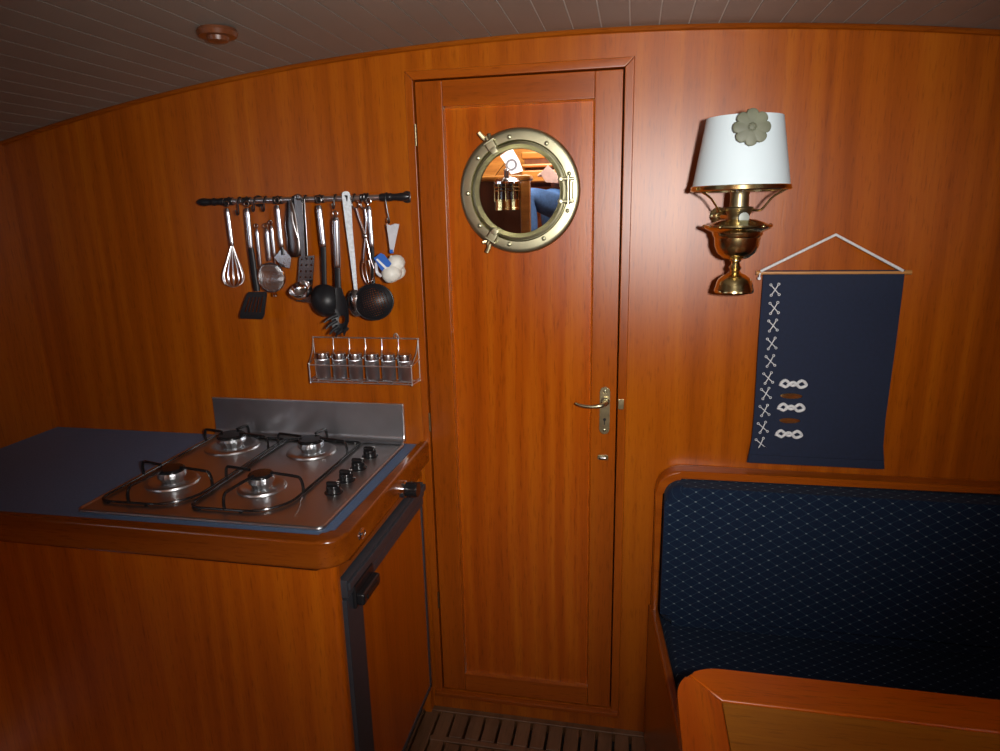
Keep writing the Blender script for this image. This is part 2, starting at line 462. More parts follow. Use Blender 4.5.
# dark back of the opening behind the door's clearance gap
structure('wall_passage', box(BM(), (-.03, .032, 0), (.53, .04, 1.83)), M['dark_gap'])

# ---------------------------------------------------------------- the door
D = bpy.data.objects.new('door_1', None); COL.objects.link(D); D['kind'] = 'structure'; D.empty_display_size = .05
ORG[D] = Vector((0.0, 0, Z0)); D.location = ORG[D]
DY = .0005
PX0, PX1, PZ0, PZ1 = .068, .436, .126, 1.730
mesh('stile', box(BM(), (0, DY, Z0), (PX0, .028, 1.79), .0025), M['solid'], D)
mesh('stile', box(BM(), (PX1, DY, Z0), (.501, .028, 1.79), .0025), M['solid'], D)
mesh('rail', box(BM(), (PX0, DY + .0003, PZ1), (PX1, .028, 1.79), .002), M['solid_x'], D)
mesh('rail', box(BM(), (PX0, DY + .0003, Z0), (PX1, .028, PZ0), .002), M['solid_x'], D)
mesh('door_panel', box(BM(), (PX0 - .004, .0095, PZ0 - .004), (PX1 + .004, .022, PZ1 + .004)), M['panel'], D)
# bevelled bead round the panel
bm = BM()
o = [(PX0, PZ0), (PX1, PZ0), (PX1, PZ1), (PX0, PZ1)]; i_ = [(PX0 + .004, PZ0 + .004), (PX1 - .004, PZ0 + .004), (PX1 - .004, PZ1 - .004), (PX0 + .004, PZ1 - .004)]
ov = [bm.verts.new((x, DY + .001, z)) for x, z in o]; iv = [bm.verts.new((x, .0092, z)) for x, z in i_]
for k in range(4): bm.faces.new((ov[k], ov[(k + 1) % 4], iv[(k + 1) % 4], iv[k]))
mesh('bead', bm, M['solid'], D, 10)
# hinges: narrow brass knuckles in the left-hand gap
for (px_, py_) in ((415.5, 135), (433.5, 422), (441.5, 600)):
    c = Y(px_, py_, -.004); c.x = -.002
    bm = BM()
    for k in range(3): lathe(bm, [(0, 0), (.0032, .0), (.0032, .0165), (0, .0165)], (c.x, c.y, c.z - .026 + k * .0175), seg=12)
    mesh('hinge', bm, M['brass_dull'], D)
# lever handle on its long plate
pc = Y(604.7, 410.5, -.003); pz0, pz1 = Y(605, 434, -.003).z, Y(605, 387, -.003).z
hp = mesh('handle_plate', prism(BM(), rrect(pc.x - .013, pz0, pc.x + .013, pz1, .0125, 6, k=-.0005), (0, -.004, 0), .001), M['brass_dull'], D, label='long dull brass plate')
for zz in (pz1 - .011, pz0 + .011):
    bm = BM(); lathe(bm, [(0, .0015), (.003, .001), (.0042, 0)], (pc.x, -.0045, zz), (0, -1, 0), 12); mesh('screw', bm, M['brass_old'], hp)
bm = BM(); lathe(bm, [(.004, 0), (.004, .0008), (0, .0008)], (pc.x, -.0045, pz0 + .04), (0, -1, 0), 12); box(bm, (pc.x - .0012, -.0054, pz0 + .026), (pc.x + .0012, -.0046, pz0 + .040)); mesh('keyhole', bm, M['dark_gap'], hp)
lv = Y(603.5, 404, -.03)
pts = smooth_path([(pc.x + .001, -.003, lv.z), (pc.x + .001, -.03, lv.z), (pc.x - .008, -.043, lv.z - .001), (pc.x - .03, -.045, lv.z - .004), (pc.x - .055, -.042, lv.z - .003), (pc.x - .073, -.036, lv.z + .001)], 5)
bm = BM(); tube(bm, pts, [.0075, .0028], 12); lathe(bm, [(.0115, 0), (.0115, .005), (.008, .008), (0, .008)], (pc.x + .001, -.0045, lv.z), (0, -1, 0), 20)
mesh('door_handle', bm, M['brass_old'], D, label='curved brass lever')
# thumb bolt below and strike on the casing
c = Y(602.5, 457.5, -.003)
lk = mesh('lock', prism(BM(), rrect(c.x - .013, c.z - .007, c.x + .015, c.z + .007, .004, 4, k=-.0005), (0, -.003, 0), .0008), M['brass_dull'], D, label='small brass thumb bolt')
mesh('bolt_knob', box(BM(), (c.x - .009, -.012, c.z - .0035), (c.x + .010, -.003, c.z + .003), .0025), M['dark_steel'], lk)
c = Y(621, 404, -.006)
mesh('strike_plate', box(BM(), (c.x - .007, -.0085, c.z - .014), (c.x + .007, -.005, c.z + .013), .001), M['brass_dull'], D)

# ================================================================== PORTHOLE
PC = Vector((.2545, 0, 1.5255))
P = root('porthole', 'round brass porthole with dogs and mirror glass on the upper panel of the door', 'porthole', (PC.x, .009, PC.z))
bm = BM()
lathe(bm, [(.108, 0), (.1490, 0), (.1500, .003), (.1490, .008), (.1455, .0115), (.138, .0135), (.121, .0135), (.1185, .011), (.1175, .006), (.108, .005)], (PC.x, .009, PC.z), (0, -1, 0), 96)
fl = mesh('flange', bm, M['brass_old'], P)
bm = BM()
lathe(bm, [(.1005, .004), (.1160, .004), (.1165, .014), (.1145, .018), (.110, .0195), (.1075, .0165), (.1045, .0135), (.1025, .0105), (.1005, .0090)], (PC.x, .009, PC.z), (0, -1, 0), 96)
mesh('glass_ring', bm, M['brass_old'], P)
bm = BM(); lathe(bm, [(0, .0055), (.1012, .0055), (.1012, .003), (0, .003)], (PC.x, .009, PC.z), (0, -1, 0), 96)
mesh('mirror_glass', bm, M['mirror'], P, label='mirror glass reflecting the cabin')
MY = .009 - .0055
for (bx, by) in ((508.9, 134.5), (547.7, 141.2), (571.9, 172.7), (571.6, 212.3), (545.9, 242.6), (508.5, 248.6), (475.8, 229.2), (463.7, 193.6), (475.5, 155.9)):
    c = Y(bx, by, -.0045); d = Vector((c.x - PC.x, 0, c.z - PC.z)); d = d.normalized() * .1290
    bm = BM(); lathe(bm, [(.0055, 0), (.0055, .001), (.0042, .0035), (.0015, .0045), (0, .0045)], (PC.x + d.x, -.0044, PC.z + d.z), (0, -1, 0), 16)
    mesh('bolt', bm, M['brass_old'], fl)
def dog(ang):
    """swing clamp with a wing nut, gripping the ring at this angle"""
    R_ = Matrix.Rotation(-ang, 4, 'Y')          # local +x points outwards
    T = Matrix.Translation((PC.x, -.0045, PC.z)) @ R_
    bm = BM(); box(bm, (.114, -.020, -.0125), (.138, .002, .0125), .004, 3, T); box(bm, (.103, -.021, -.009), (.120, -.014, .009), .003, 2, T); box(bm, (.133, -.022, -.0155), (.1385, -.004, .0155), .0025, 2, T)
    d = mesh('clamp', bm, M['brass_old'], P)
    bm = BM(); tube(bm, [T @ Vector((.118, -.016, 0)), T @ Vector((.149, -.016, 0))], .0036, 10); mesh('clamp_bolt', bm, M['brass_dull'], d)
    bm = BM(); tube(bm, [T @ Vector((.1385, -.016, 0)), T @ Vector((.147, -.016, 0))], .0068, 12)
    tube(bm, smooth_path([T @ Vector((.141, -.016, 0)), T @ Vector((.150, -.018, .006)), T @ Vector((.166, -.021, .009))], 4), [.0055, .0040], 8, flat=(.6, 1.2))
    tube(bm, smooth_path([T @ Vector((.141, -.016, 0)), T @ Vector((.145, -.019, -.008)), T @ Vector((.150, -.021, -.012))], 4), [.0045, .0032], 8, flat=(.6, 1.2))
    mesh('wing_nut', bm, M['brass_dull'], d)
a = Y(490, 143, -.012) - PC; dog(math.atan2(a.z, a.x))
a = Y(489, 243, -.012) - PC; dog(math.atan2(a.z, a.x))
# hinge with its pin on the right-hand side
bm = BM()
for s in (-1, 1):
    box(bm, (PC.x + .101, -.022, PC.z + s * .026 - .0042), (PC.x + .137, -.004, PC.z + s * .026 + .0042), .003, 2)
    lathe(bm, [(0, .004), (.006, .002), (.006, 0)], (PC.x + .103, -.020, PC.z + s * .026), (0, -1, 0), 16)
tube(bm, [(PC.x + .122, -.017, PC.z - .033), (PC.x + .122, -.017, PC.z + .033)], .0058, 14)
box(bm, (PC.x + .131, -.013, PC.z - .021), (PC.x + .139, -.004, PC.z + .021), .002)
mesh('ring_hinge', bm, M['brass_old'], P)

# ================================================================== UTENSIL RAIL
RY = -.042
rz = Y(320, 199, RY).z
RL = root('utensil_rail', 'steel wall rail with black hooks and a turned black end, above the hob', 'utensil rail', (-.3, RY, rz))
rx1 = Y(383, 195, RY).x
def rail_pt(px): return Vector((Y(px, 199, RY).x, RY, rz))
bm = BM(); rx0 = rail_pt(221).x; tube(bm, [(rx0, RY, rz), (rx1, RY, rz)], .0078, 16); mesh('tube', bm, M['wire'], RL)
bm = BM(); lathe(bm, [(0, 0), (.0085, 0), (.0100, .006), (.0085, .012), (.0085, .022), (.0105, .028), (.0085, .034), (.0088, .045), (.0105, .056), (.0095, .068), (.005, .077), (0, .079)], (rx1 - .008, RY, rz), (1, 0, 0), 24)
mesh('end_cap', bm, M['black_plastic'], RL)
bm = BM(); lathe(bm, [(0, 0), (.0085, 0), (.0100, .006), (.0085, .012), (.0085, .022), (.0105, .028), (.0085, .034), (.0088, .045), (.0105, .056), (.0095, .068), (.005, .077), (0, .079)], (rx0 + .008, RY, rz), (-1, 0, 0), 24)
mesh('end_cap', bm, M['black_plastic'], RL)
for px_ in (250, 402):
    c = rail_pt(px_)
    bm = BM(); tube(bm, [(c.x, RY, rz), (c.x, 0, rz)], .006, 12); lathe(bm, [(.015, 0), (.015, .003), (.009, .006), (0, .006)], (c.x, 0, rz), (0, -1, 0), 20)
    mesh('bracket', bm, M['black_plastic'], RL)
def rail_hook(px_, drop=.03, thick=True, mat='black_plastic', px_end=None):
    c = rail_pt(px_)
    bm = BM()
    if thick: tube(bm, [(c.x - .011, RY, rz), (c.x + .011, RY, rz)], .0100, 16)
    e = c.x if px_end is None else rail_pt(px_end).x
    tube(bm, smooth_path([(c.x, RY + .010, rz + .003), (c.x, RY, rz + .0105), (c.x, RY - .0115, rz), ((c.x + e) / 2, RY - .012, rz - drop * .6), (e, RY - .013, rz - drop), (e, RY - .019, rz - drop - .005), (e, RY - .025, rz - drop), (e, RY - .026, rz - drop + .008)], 4), .0018, 8)
    mesh('hook', bm, M[mat], RL)
for px_, dr in ((229, .004), (240, .03), (247, .004), (256, .022), (266, .022), (278, .004), (297, .004), (306, .004), (320, .004), (336, .020), (355, .004), (365, .004), (368, .004)):
    rail_hook(px_, dr, px_ in (229, 247, 278, 297, 320, 365))
c0 = rail_pt(387)
rail_hook(387, .058, True, px_end=390)

# ------------------------------------------------------------------ utensils
UY = RY - .018
def U(px, py, y=UY): return Y(px, py, y)
HANG = 'kitchen tools hanging from the rail'
def utensil(name, label, cat, px, py):
    return root(name, label, cat, U(px, py), HANG)
def loop(par, px, py, r=.0075, y=UY, mat='steel'):
    bm = BM(); tube(bm, circle(U(px, py, y), r, 'y', 18), .0016, 8, True); return mesh('hanging_loop', bm, M[mat], par)
def handle(par, p0, p1, r, y=UY, mat='turned', flat=(.7, 1.0), y1=None):
    a, b_ = U(*p0, y), U(*p1, y if y1 is None else y1)
    d = (b_ - a).normalized()
    bm = BM(); tube(bm, [a, a + d * .004, a + d * .012, b_ - d * .01, b_ - d * .002, b_], [r * .55, r * .85, r, r, r * .95, r * .8], 16, flat=flat)
    return mesh('handle', bm, M[mat], par)
def stem(par, pts, r, y=UY, mat='nylon', flat=(.6, 1.0), name='stem'):
    bm = BM(); tube(bm, smooth_path([U(*p[:2], p[2] if len(p) > 2 else y) for p in pts], 5), r, 12, flat=flat); return mesh(name, bm, M[mat], par)
def sheet(pts, y, th=.002, bev=.0006):
    return prism(BM(), [U(px, py, y) for px, py in pts], (0, th, 0), bev)

# balloon whisk
t = utensil('whisk', 'steel balloon whisk, leftmost tool on the rail', 'whisk', 227, 203)
loop(t, 226.5, 204, .0065); handle(t, (226.8, 208), (232, 246), .0062)
a, b_ = U(232, 246), U(234, 287)
ax = (b_ - a).normalized(); ln = (b_ - a).length; sd = Vector((1, 0, 0))
for k in range(6):
    an = PI * k / 6
    u = sd * math.cos(an) + Vector((0, -1, 0)) * math.sin(an)
    prof = [(0.003, 0), (.011, .25), (.021, .52), (.0265, .73), (.0235, .88), (.013, .965), (0, 1.0)]
    pts = [a + ax * ln * h + u * r for r, h in prof] + [a + ax * ln * h - u * r for r, h in reversed(prof[:-1])]
    bm = BM(); tube(bm, smooth_path(pts, 4), .0011, 6); mesh('wire', bm, M['wire'], t)

# black slotted turner
t = utensil('slotted_turner', 'black slotted turner with a steel handle, its blade lowest at the left', 'spatula', 247, 203)
loop(t, 246.5, 204, .0065); handle(t, (246.8, 208), (250.8, 250), .0075)
stem(t, [(250.8, 248), (252.8, 262), (254.5, 276), (257, 291)], [.0085, .0070, .0075, .0090])
q = [U(247.6, 292), U(267, 291.5), U(265, 319), U(239.6, 318)]
def fq(u, v):
    u = .5 + (u - .5) * (1 - .16 * max(0, (v - .8) / .2) ** 2 - .10 * max(0, (.12 - v) / .12) ** 2)
    p = q[0].lerp(q[1], u).lerp(q[3].lerp(q[2], u), v); p.y -= .006 * math.sin(PI * v * .5) ; return p
bm = plate_with_holes(BM(), fq, 13, 16, .003, lambda i, j: i in (2, 4, 6, 8, 10) and 3 <= j <= 11)
mesh('blade', bm, M['nylon'], t)

# sieve
t = utensil('sieve', 'round fine-mesh steel sieve hanging in front of the black slotted turner', 'sieve', 266, 224)
loop(t, 265.5, 226, .006, UY - .006); handle(t, (266.5, 229), (269.5, 261), .0055, UY - .006)
sc = U(271.3, 277.5, UY - .012)
bm = BM(); rg = circle(sc, .0372, 'y', 40, rx=.0385); tube(bm, rg, .0021, 8, True); mesh('rim', bm, M['chrome'], t)
bm = BM()
for k in range(-10, 11):
    s = k / 10.5
    w = math.sqrt(1 - s * s)
    for hv in (0, 1):
        pts = []
        for j in range(9):
            u = -w + 2 * w * j / 8
            x_, z_ = (s, u) if hv == 0 else (u, s)
            pts.append(sc + Vector((x_ * .0378, .013 * max(0, 1 - x_ * x_ - z_ * z_), z_ * .0365)))
        tube(bm, pts, .00075, 4)
mesh('mesh_bowl', bm, M['steel'], t)
bm = BM()
for s in (-1, 1):
    c = sc + Vector((.005 + s * .0035, 0, -.0385)); tube(bm, [c, c + Vector((0, 0, -.009))], .0017, 8); blob(bm, c + Vector((0, 0, -.009)), (.0026, .0026, .0026), sub=2)
mesh('rest_ear', bm, M['chrome'], t)

# two slim tools behind the sieve
t = utensil('kitchen_utensil', 'slim steel handled tool between the slotted turner and the sieve', 'utensil', 256.5, 224)
loop(t, 256.2, 226, .005, UY + .004); handle(t, (256.8, 229), (260.3, 267), .0050, UY + .004)
stem(t, [(260.2, 266, UY + .004), (261.5, 280, UY + .006), (262.3, 288, UY + .006)], .0022, mat='steel')
t = utensil('kitchen_utensil', 'slim steel handled tool half hidden behind the upper right of the sieve', 'utensil', 271, 222)
loop(t, 270.5, 222.5, .005, UY + .004); handle(t, (271.4, 225.5), (274.4, 256), .0052, UY + .004)
stem(t, [(274.4, 255, UY + .004), (275.2, 268, UY + .006)], .0022, mat='steel')

# short steel lifter
t = utensil('cake_lifter', 'short steel lifter with a square blade, between the sieve and the dark steel spoon', 'lifter', 277, 199)
loop(t, 277, 200.5, .0065); handle(t, (277, 205), (281.6, 247), .0065)
stem(t, [(281.6, 246), (282.3, 250), (283, 255)], .005, mat='black_plastic')
mesh('blade', sheet([(280.5, 249.5), (284.5, 249.5), (291.3, 257.7), (290, 268.5), (281, 266.5), (274, 257.5)], UY, .002), M['steel'], t)

# steel spoon, its bowl hanging low
t = utensil('serving_spoon', 'broad dark steel serving spoon hanging left of the perforated turner', 'spoon', 287, 199)
bm = BM()
pth = [U(289.5, 200), U(291, 212), U(292, 226), U(293.5, 240), U(294.2, 250), U(294.2, 257)]
tube(bm, smooth_path(pth, 5), [.0065 + (.0125 * min(1, k / 9) if k < 19 else .0125 * math.sqrt(max(0, 1 - ((k - 18) / 7.2) ** 2))) for k in range(26)], 16, flat=(.28, 1.0))
mesh('spoon_body', bm, M['dark_steel'], t)
bm = BM(); tube(bm, smooth_path([U(291, 212, UY - .006), U(293, 224, UY - .008), U(297.5, 238, UY - .007)], 5), .003, 10, flat=(.5, 1)); mesh('grip', bm, M['steel'], t)

# perforated turner
t = utensil('perforated_turner', 'flat handled dark steel turner with a blade full of round holes', 'spatula', 298, 196)
y2 = UY - .004
bm = sheet([(293.6, 199), (294.6, 195.5), (297.6, 193.6), (300.6, 195), (302.2, 199), (304.6, 250), (305.5, 259), (301.5, 259), (300.5, 250)], y2 - .003, .002)
mesh('handle', bm, M['dark_steel'], t)
bm = BM(); tube(bm, circle(U(297.8, 197.2, y2 - .0045), .006, 'y', 18), .0017, 8, True); mesh('hanging_eye', bm, M['steel'], t)
q2 = [U(299.5, 256.5, y2), U(314.5, 255.5, y2), U(311, 303, y2), U(296, 301, y2)]
def fp(u, v):
    p = q2[0].lerp(q2[1], u).lerp(q2[3].lerp(q2[2], u), v); return p
bm = plate_with_holes(BM(), fp, 9, 23, .002, lambda i, j: i in (1, 4, 7) and j % 3 == 1 and 0 < j < 22)
mesh('blade', bm, M['dark_steel'], t)

# little ladle with a shiny bowl
t = utensil('small_ladle', 'little bright steel ladle, bowl in front of the perforated turner', 'ladle', 303, 199)
y3 = UY - .012
stem(t, [(303.5, 199, UY + .004), (304.5, 215, UY + .006), (306.5, 250, UY + .006), (307, 283, UY + .004), (304, 290, y3)], [.0028, .0032], mat='dark_steel', flat=(.5, 1.3))
bm = BM(); cc = U(301.5, 291, y3 - .026)
lathe(bm, [(.0300, .010), (.0285, .0), (.0235, -.009), (.014, -.015), (0, -.017), (0, -.0155), (.013, -.0135), (.022, -.008), (.027, .0), (.0288, .010), (.0300, .010)], cc, Vector((-.12, -.55, .8)), 32)
mesh('bowl', bm, M['chrome'], t)

# black ladle
t = utensil('black_ladle', 'black nylon soup ladle with a steel handle', 'ladle', 319, 199)
loop(t, 318.6, 200, .0075); handle(t, (318.6, 205), (323.2, 247), .0086)
stem(t, [(323.2, 246), (323.8, 262), (324.2, 278), (324.6, 292)], [.0080, .0066], flat=(.5, 1))
bm = BM(); cc = U(324, 303, UY - .020)
lathe(bm, [(r_ * 1.1, h_ * 1.1) for r_, h_ in ((.0405, .016), (.0395, .004), (.035, -.012), (.025, -.024), (.012, -.030), (0, -.0315), (0, -.029), (.012, -.0275), (.024, -.0215), (.033, -.010), (.0375, .004), (.0385, .016), (.0405, .016))], cc + Vector((-.002, .018, .000)), Vector((.05, .86, .5)), 36)
mesh('bowl', bm, M['nylon'], t)

# spaghetti server
t = utensil('spaghetti_server', 'black toothed spaghetti server with a hole in its head and steel handle', 'spaghetti server', 336, 212)
y4 = UY - .034
loop(t, 335.3, 213.5, .0062, y4); handle(t, (335.6, 217), (337.4, 268), .0086, y4)
stem(t, [(337.4, 267, y4), (337.8, 280, y4), (338.4, 294, y4)], [.0078, .0065, .009], flat=(.5, 1))
def filled(bm, outer, holes, th, bend=None):
    loops = []
    for lp in [outer] + holes:
        vs = [bm.verts.new(p) for p in lp]
        loops += [bm.edges.new((vs[i], vs[(i + 1) % len(vs)])) for i in range(len(vs))]
    bmesh.ops.triangle_fill(bm, use_beauty=True, edges=loops)
    if bend:
        bmesh.ops.subdivide_edges(bm, edges=bm.edges[:], cuts=2, use_grid_fill=True)
        for v in bm.verts: bend(v.co)
    bmesh.ops.recalc_face_normals(bm, faces=bm.faces[:])
    bmesh.ops.solidify(bm, geom=bm.faces[:], thickness=th); return bm
y4h = y4 - .004
ctr = U(342, 314, y4h)
def sbend(co):
    r2 = ((co.x - ctr.x) / .022) ** 2 * .8
    co.y -= .010 * min(1.5, r2) + .02 * max(0, (ctr.z - co.z) / .06) ** 2
oo_ = smooth_path([U(a, b, y4h) for a, b in ((335.6, 288), (341, 288), (343, 294), (346.4, 301), (348.4, 310), (349, 319), (347.6, 326.5), (344, 331.5), (340, 333), (336.5, 330), (334.2, 325), (333.6, 319), (335.4, 313), (336.4, 306), (336, 298))], 3)
hole_ = [U(342.2 + 3.2 * math.cos(k * PI / 8), 319.5 + 4.2 * math.sin(k * PI / 8), y4h) for k in range(16)]
mesh('head', filled(BM(), oo_, [hole_], .003, sbend), M['nylon'], t, 60)
for k, (sx, sy, ex, ey) in enumerate(((335.2, 315.5, 323.8, 322.6), (335, 321, 325.6, 329.2), (336.5, 327, 329.4, 334.6), (340.5, 331, 335.8, 336.6), (345.5, 328.5, 344, 335.5))):
    bm = BM(); tube(bm, smooth_path([U(sx + 1.5, sy - .5, y4h - .010 - .004 * k), U((sx + ex) / 2, (sy + ey) / 2 - .6, y4h - .024 - .003 * k), U(ex, ey, y4h - .034 - .003 * k)], 5), [.0062, .0020], 10, flat=(.8, 1)); mesh('tooth', bm, M['nylon'], t)

# speckled enamel spoon
t = utensil('enamel_spoon', 'long pale speckled flat handled spoon with a steel bowl', 'spoon', 346.5, 194)
y5 = UY - .006
def strip(pts, y, th=.0022, nseg=6):
    P_ = [(U(a, b, y), w) for a, b, w in pts]
    L_ = [p - Vector((w, 0, 0)) for p, w in P_]; R_ = [p + Vector((w, 0, 0)) for p, w in P_]
    return prism(BM(), L_ + R_[::-1], (0, th, 0), .0006)
bm = strip([(345.8, 191.2, .004), (345.6, 192.3, .0085), (345.8, 194.5, .0108), (346.6, 200, .0112), (349.3, 230, .0085), (352.5, 258, .0066), (355.5, 288, .0045), (356, 292, .0045)], y5)
mesh('handle', bm, M['speckle'], t, label='pale speckled flat handle')
bm = BM(); c = U(346, 197.4, y5 - .0012); prism(bm, [c + Vector((a, 0, b)) for a, b in ((-.0040, .0046), (0, .0056), (.0042, .0042), (.0036, -.003), (.0022, -.0100), (.0006, -.0085), (-.0005, -.001))], (0, .0030, 0))
mesh('hanging_hole', bm, M['dark_gap'], t)
bm = BM(); cc = U(355.5, 304, y5 - .006)
lathe(bm, [(.0280, .006), (.026, -.002), (.019, -.009), (.009, -.0125), (0, -.0135), (0, -.012), (.009, -.011), (.018, -.0078), (.0245, -.001), (.0265, .006), (.0280, .006)], cc, Vector((0, .95, .25)), 32)
for v in bm.verts:
    v.co = cc + Vector(((v.co.x - cc.x) * .92, v.co.y - cc.y, (v.co.z - cc.z) * 1.32))
mesh('bowl', bm, M['steel'], t)

# scissor tongs
t = utensil('scissor_tongs', 'steel scissor tongs with two finger rings, beside the speckled spoon', 'tongs', 358, 203)
y6 = UY - .004
def sblade(pts, ring, name='arm', r=.0030):
    bm = BM(); tube(bm, circle(U(*ring, y6), .0095, 'y', 20), .0019, 8, True)
    tube(bm, smooth_path([U(a, b, y6) for a, b in pts], 5), r, 10, flat=(.6, 1)); return mesh(name, bm, M['chrome'], t)
sblade([(356.5, 208.5), (360, 220), (364.5, 233), (367, 243), (371, 262)], (355.6, 204.5))
sblade([(365, 209), (366.2, 220), (366, 235), (364.6, 250), (363.6, 263)], (364.5, 204.5))
bm = BM(); lathe(bm, [(.0055, 0), (.0055, .006), (.003, .0075), (0, .0075)], U(365.8, 236, y6 + .002), (0, -1, 0), 16); mesh('pivot', bm, M['steel'], t)
bm = BM(); tube(bm, smooth_path([U(a, b, y6) for a, b in ((364.5, 257), (362.2, 264), (363.4, 276), (368, 285), (372.5, 281), (374.5, 271), (372, 263), (370, 257))], 5), .0022, 8)
tube(bm, smooth_path([U(a, b, y6) for a, b in ((366, 260), (366, 270), (369, 283))], 4), .0018, 8)
tube(bm, smooth_path([U(a, b, y6 - .004) for a, b in ((369, 260), (370.5, 270), (369.5, 283))], 4), .0018, 8)
mesh('jaw', bm, M['chrome'], t)

# black skimmer
t = utensil('skimmer', 'big round black skimmer pierced with small holes, steel handle', 'skimmer', 369, 200)
y7 = UY - .002
loop(t, 368.4, 201, .0065, y7); handle(t, (368.8, 206), (372, 247), .0062, y7)
stem(t, [(372, 246, y7 + .002), (372.8, 262, y7 + .004), (373.5, 284, y7)], [.0055, .0050], flat=(.6, 1))
cc = U(371.5, 303, y7 - .034)
bm = BM(); NS = 31
def fk(u, v):
    x_, z_ = (u - .5) * 2, (v - .5) * 2
    # square to disc
    dx = x_ * math.sqrt(1 - z_ * z_ / 2); dz = z_ * math.sqrt(1 - x_ * x_ / 2)
    r2 = dx * dx + dz * dz
    X_ = dx * .0525; Z_ = dz * .0445; a = .28
    return cc + Vector((X_ * math.cos(a) - Z_ * math.sin(a), -.024 * (1 - r2) + .016, X_ * math.sin(a) + Z_ * math.cos(a)))
plate_with_holes(bm, fk, NS, NS, .002, lambda i, j: i % 2 == 1 and j % 2 == 1 and (i - 15) ** 2 + (j - 15) ** 2 < 190)
mesh('bowl', bm, M['nylon'], t)
bm = BM(); tube(bm, [fk(*p) for p in [((math.cos(2 * PI * k / 48) * .5 * max(1e-9, 1) / max(abs(math.cos(2 * PI * k / 48)), abs(math.sin(2 * PI * k / 48))) + .5), (math.sin(2 * PI * k / 48) * .5 / max(abs(math.cos(2 * PI * k / 48)), abs(math.sin(2 * PI * k / 48))) + .5)) for k in range(48)]], .0024, 8, True)
mesh('rim', bm, M['nylon'], t)

# net of garlic
t = root('garlic_bag', 'clear bag of garlic bulbs with a blue label, on the last hook of the rail', 'bag of garlic', U(391, 224), None)
yg = RY - .030
bm = BM()
nk = [(386.2, 224.0), (399.0, 224.0)]; b0 = (390.4, 252.5); b1 = (392.6, 252.5)
prism(bm, [U(386.2, 223.5, yg - .010), U(390, 226, yg), U(394, 223.6, yg - .006), U(399, 224, yg - .012), U(393, 253, yg), U(390.3, 253, yg)], (0, .004, 0), .0012)
mesh('bag_neck', bm, M['film'], t)
bm = BM(); tube(bm, [U(390.3, 251.5, yg), U(393.2, 251.5, yg)], .005, 10); mesh('tie', bm, M['bluelab'], t)
for (gx, gy, s, dy) in ((395.5, 263.5, .0235, 0), (391.6, 273.0, .0255, -.010), (397.0, 272.0, .0215, .012)):
    c = U(gx, gy, yg - .004 + dy)
    bm = BM(); lathe(bm, [(0, s * 1.02), (s * .10, s * .98), (s * .22, s * .86), (s * .55, s * .74), (s * .86, s * .46), (s, .04 * s), (s * .93, -s * .40), (s * .66, -s * .70), (s * .3, -s * .84), (0, -s * .82)], c, Vector((-.35, -.35, .8)), 48, wob=lambda a: .045 * abs(math.sin(a * 3.5)))
    mesh('garlic_bulb', bm, M['gar'], t, 80)
bm = BM(); prism(bm, [U(373.6, 258.2, yg - .024), U(380.5, 253, yg - .022), U(384, 254.5, yg - .026), U(391.4, 263.5, yg - .030), U(384.5, 274, yg - .030), U(380, 268.5, yg - .027)], (0, .0012, 0), .0004)
lb = mesh('label', bm, M['bluelab'], t)
bm = BM(); prism(bm, [U(375.8, 259.4, yg - .0262), U(377.6, 258.6, yg - .0262), U(387.2, 267.8, yg - .0316), U(385.6, 269.4, yg - .0316)], (0, .0010, 0)); mesh('label_stripe', bm, M['white_mark'], lb)
bm = BM(); tube(bm, smooth_path([U(376, 263, yg - .016), U(377, 272, yg - .022), U(381, 276, yg - .014)], 4), [.004, .010, .004], 10); mesh('loose_skin', bm, M['film'], t)

# ================================================================== SPICE RACK
sy0, sy1 = -.006, -.052
def S(px, py, y): return Y(px, py, y)
T = S(313, 337, sy0); xl, ztop = T.x, T.z
xr = S(418, 338, sy0).x
zf1 = S(360, 366, sy1).z; zf0 = S(360, 381, sy1).z
xfl, xfr = S(309.5, 370, sy1).x, S(411.5, 372, sy1).x
SR = root('spice_rack', 'chrome wire rack of six spice jars on the bulkhead over the hob', 'spice rack', ((xl + xr) / 2, 0, zf0))
bm = BM(); wr = .0017
zb = zf0 - .006
tube(bm, [(xl, sy0, ztop), (xr, sy0, ztop)], wr * 1.2, 8); tube(bm, [(xl, sy0, zb), (xl, sy0, ztop)], wr, 8); tube(bm, [(xr, sy0, zb), (xr, sy0, ztop)], wr, 8); tube(bm, [(xl, sy0, zb), (xr, sy0, zb)], wr, 8)
mesh('back_frame', bm, M['wire'], SR)
bm = BM()
for z_ in (zf1, zf0):
    tube(bm, [(xl, sy0, z_ + (.012 if z_ == zf1 else 0)), (xfl, sy1, z_), (xfr, sy1, z_), (xr, sy0, z_ + (.012 if z_ == zf1 else 0))], wr, 8)
for xq in (xfl, xfr): tube(bm, [(xq, sy1, zb - .002), (xq, sy1, zf1 + .004)], wr * 1.1, 8); tube(bm, [(xq, sy1, zb), (xl if xq == xfl else xr, sy0, zb)], wr, 8)
tube(bm, [(xfl, sy1, zb), (xfr, sy1, zb)], wr, 8)
for xq, s in ((xl, xfl), (xr, xfr)): tube(bm, [(xq, sy0, ztop - .005), (xq * .7 + s * .3, -.02, zf1 + .03), (s, sy1, zf1)], wr, 8)
for c in ((xfl, sy1, zf1 + .004), (xfr, sy1, zf1 + .004), (xfl, sy1, zb - .002), (xfr, sy1, zb - .002), (xl, sy0, ztop), (xr, sy0, ztop), (xr, sy0, zb)): blob(bm, c, (.003, .003, .003), sub=2)
mesh('basket', bm, M['wire'], SR)
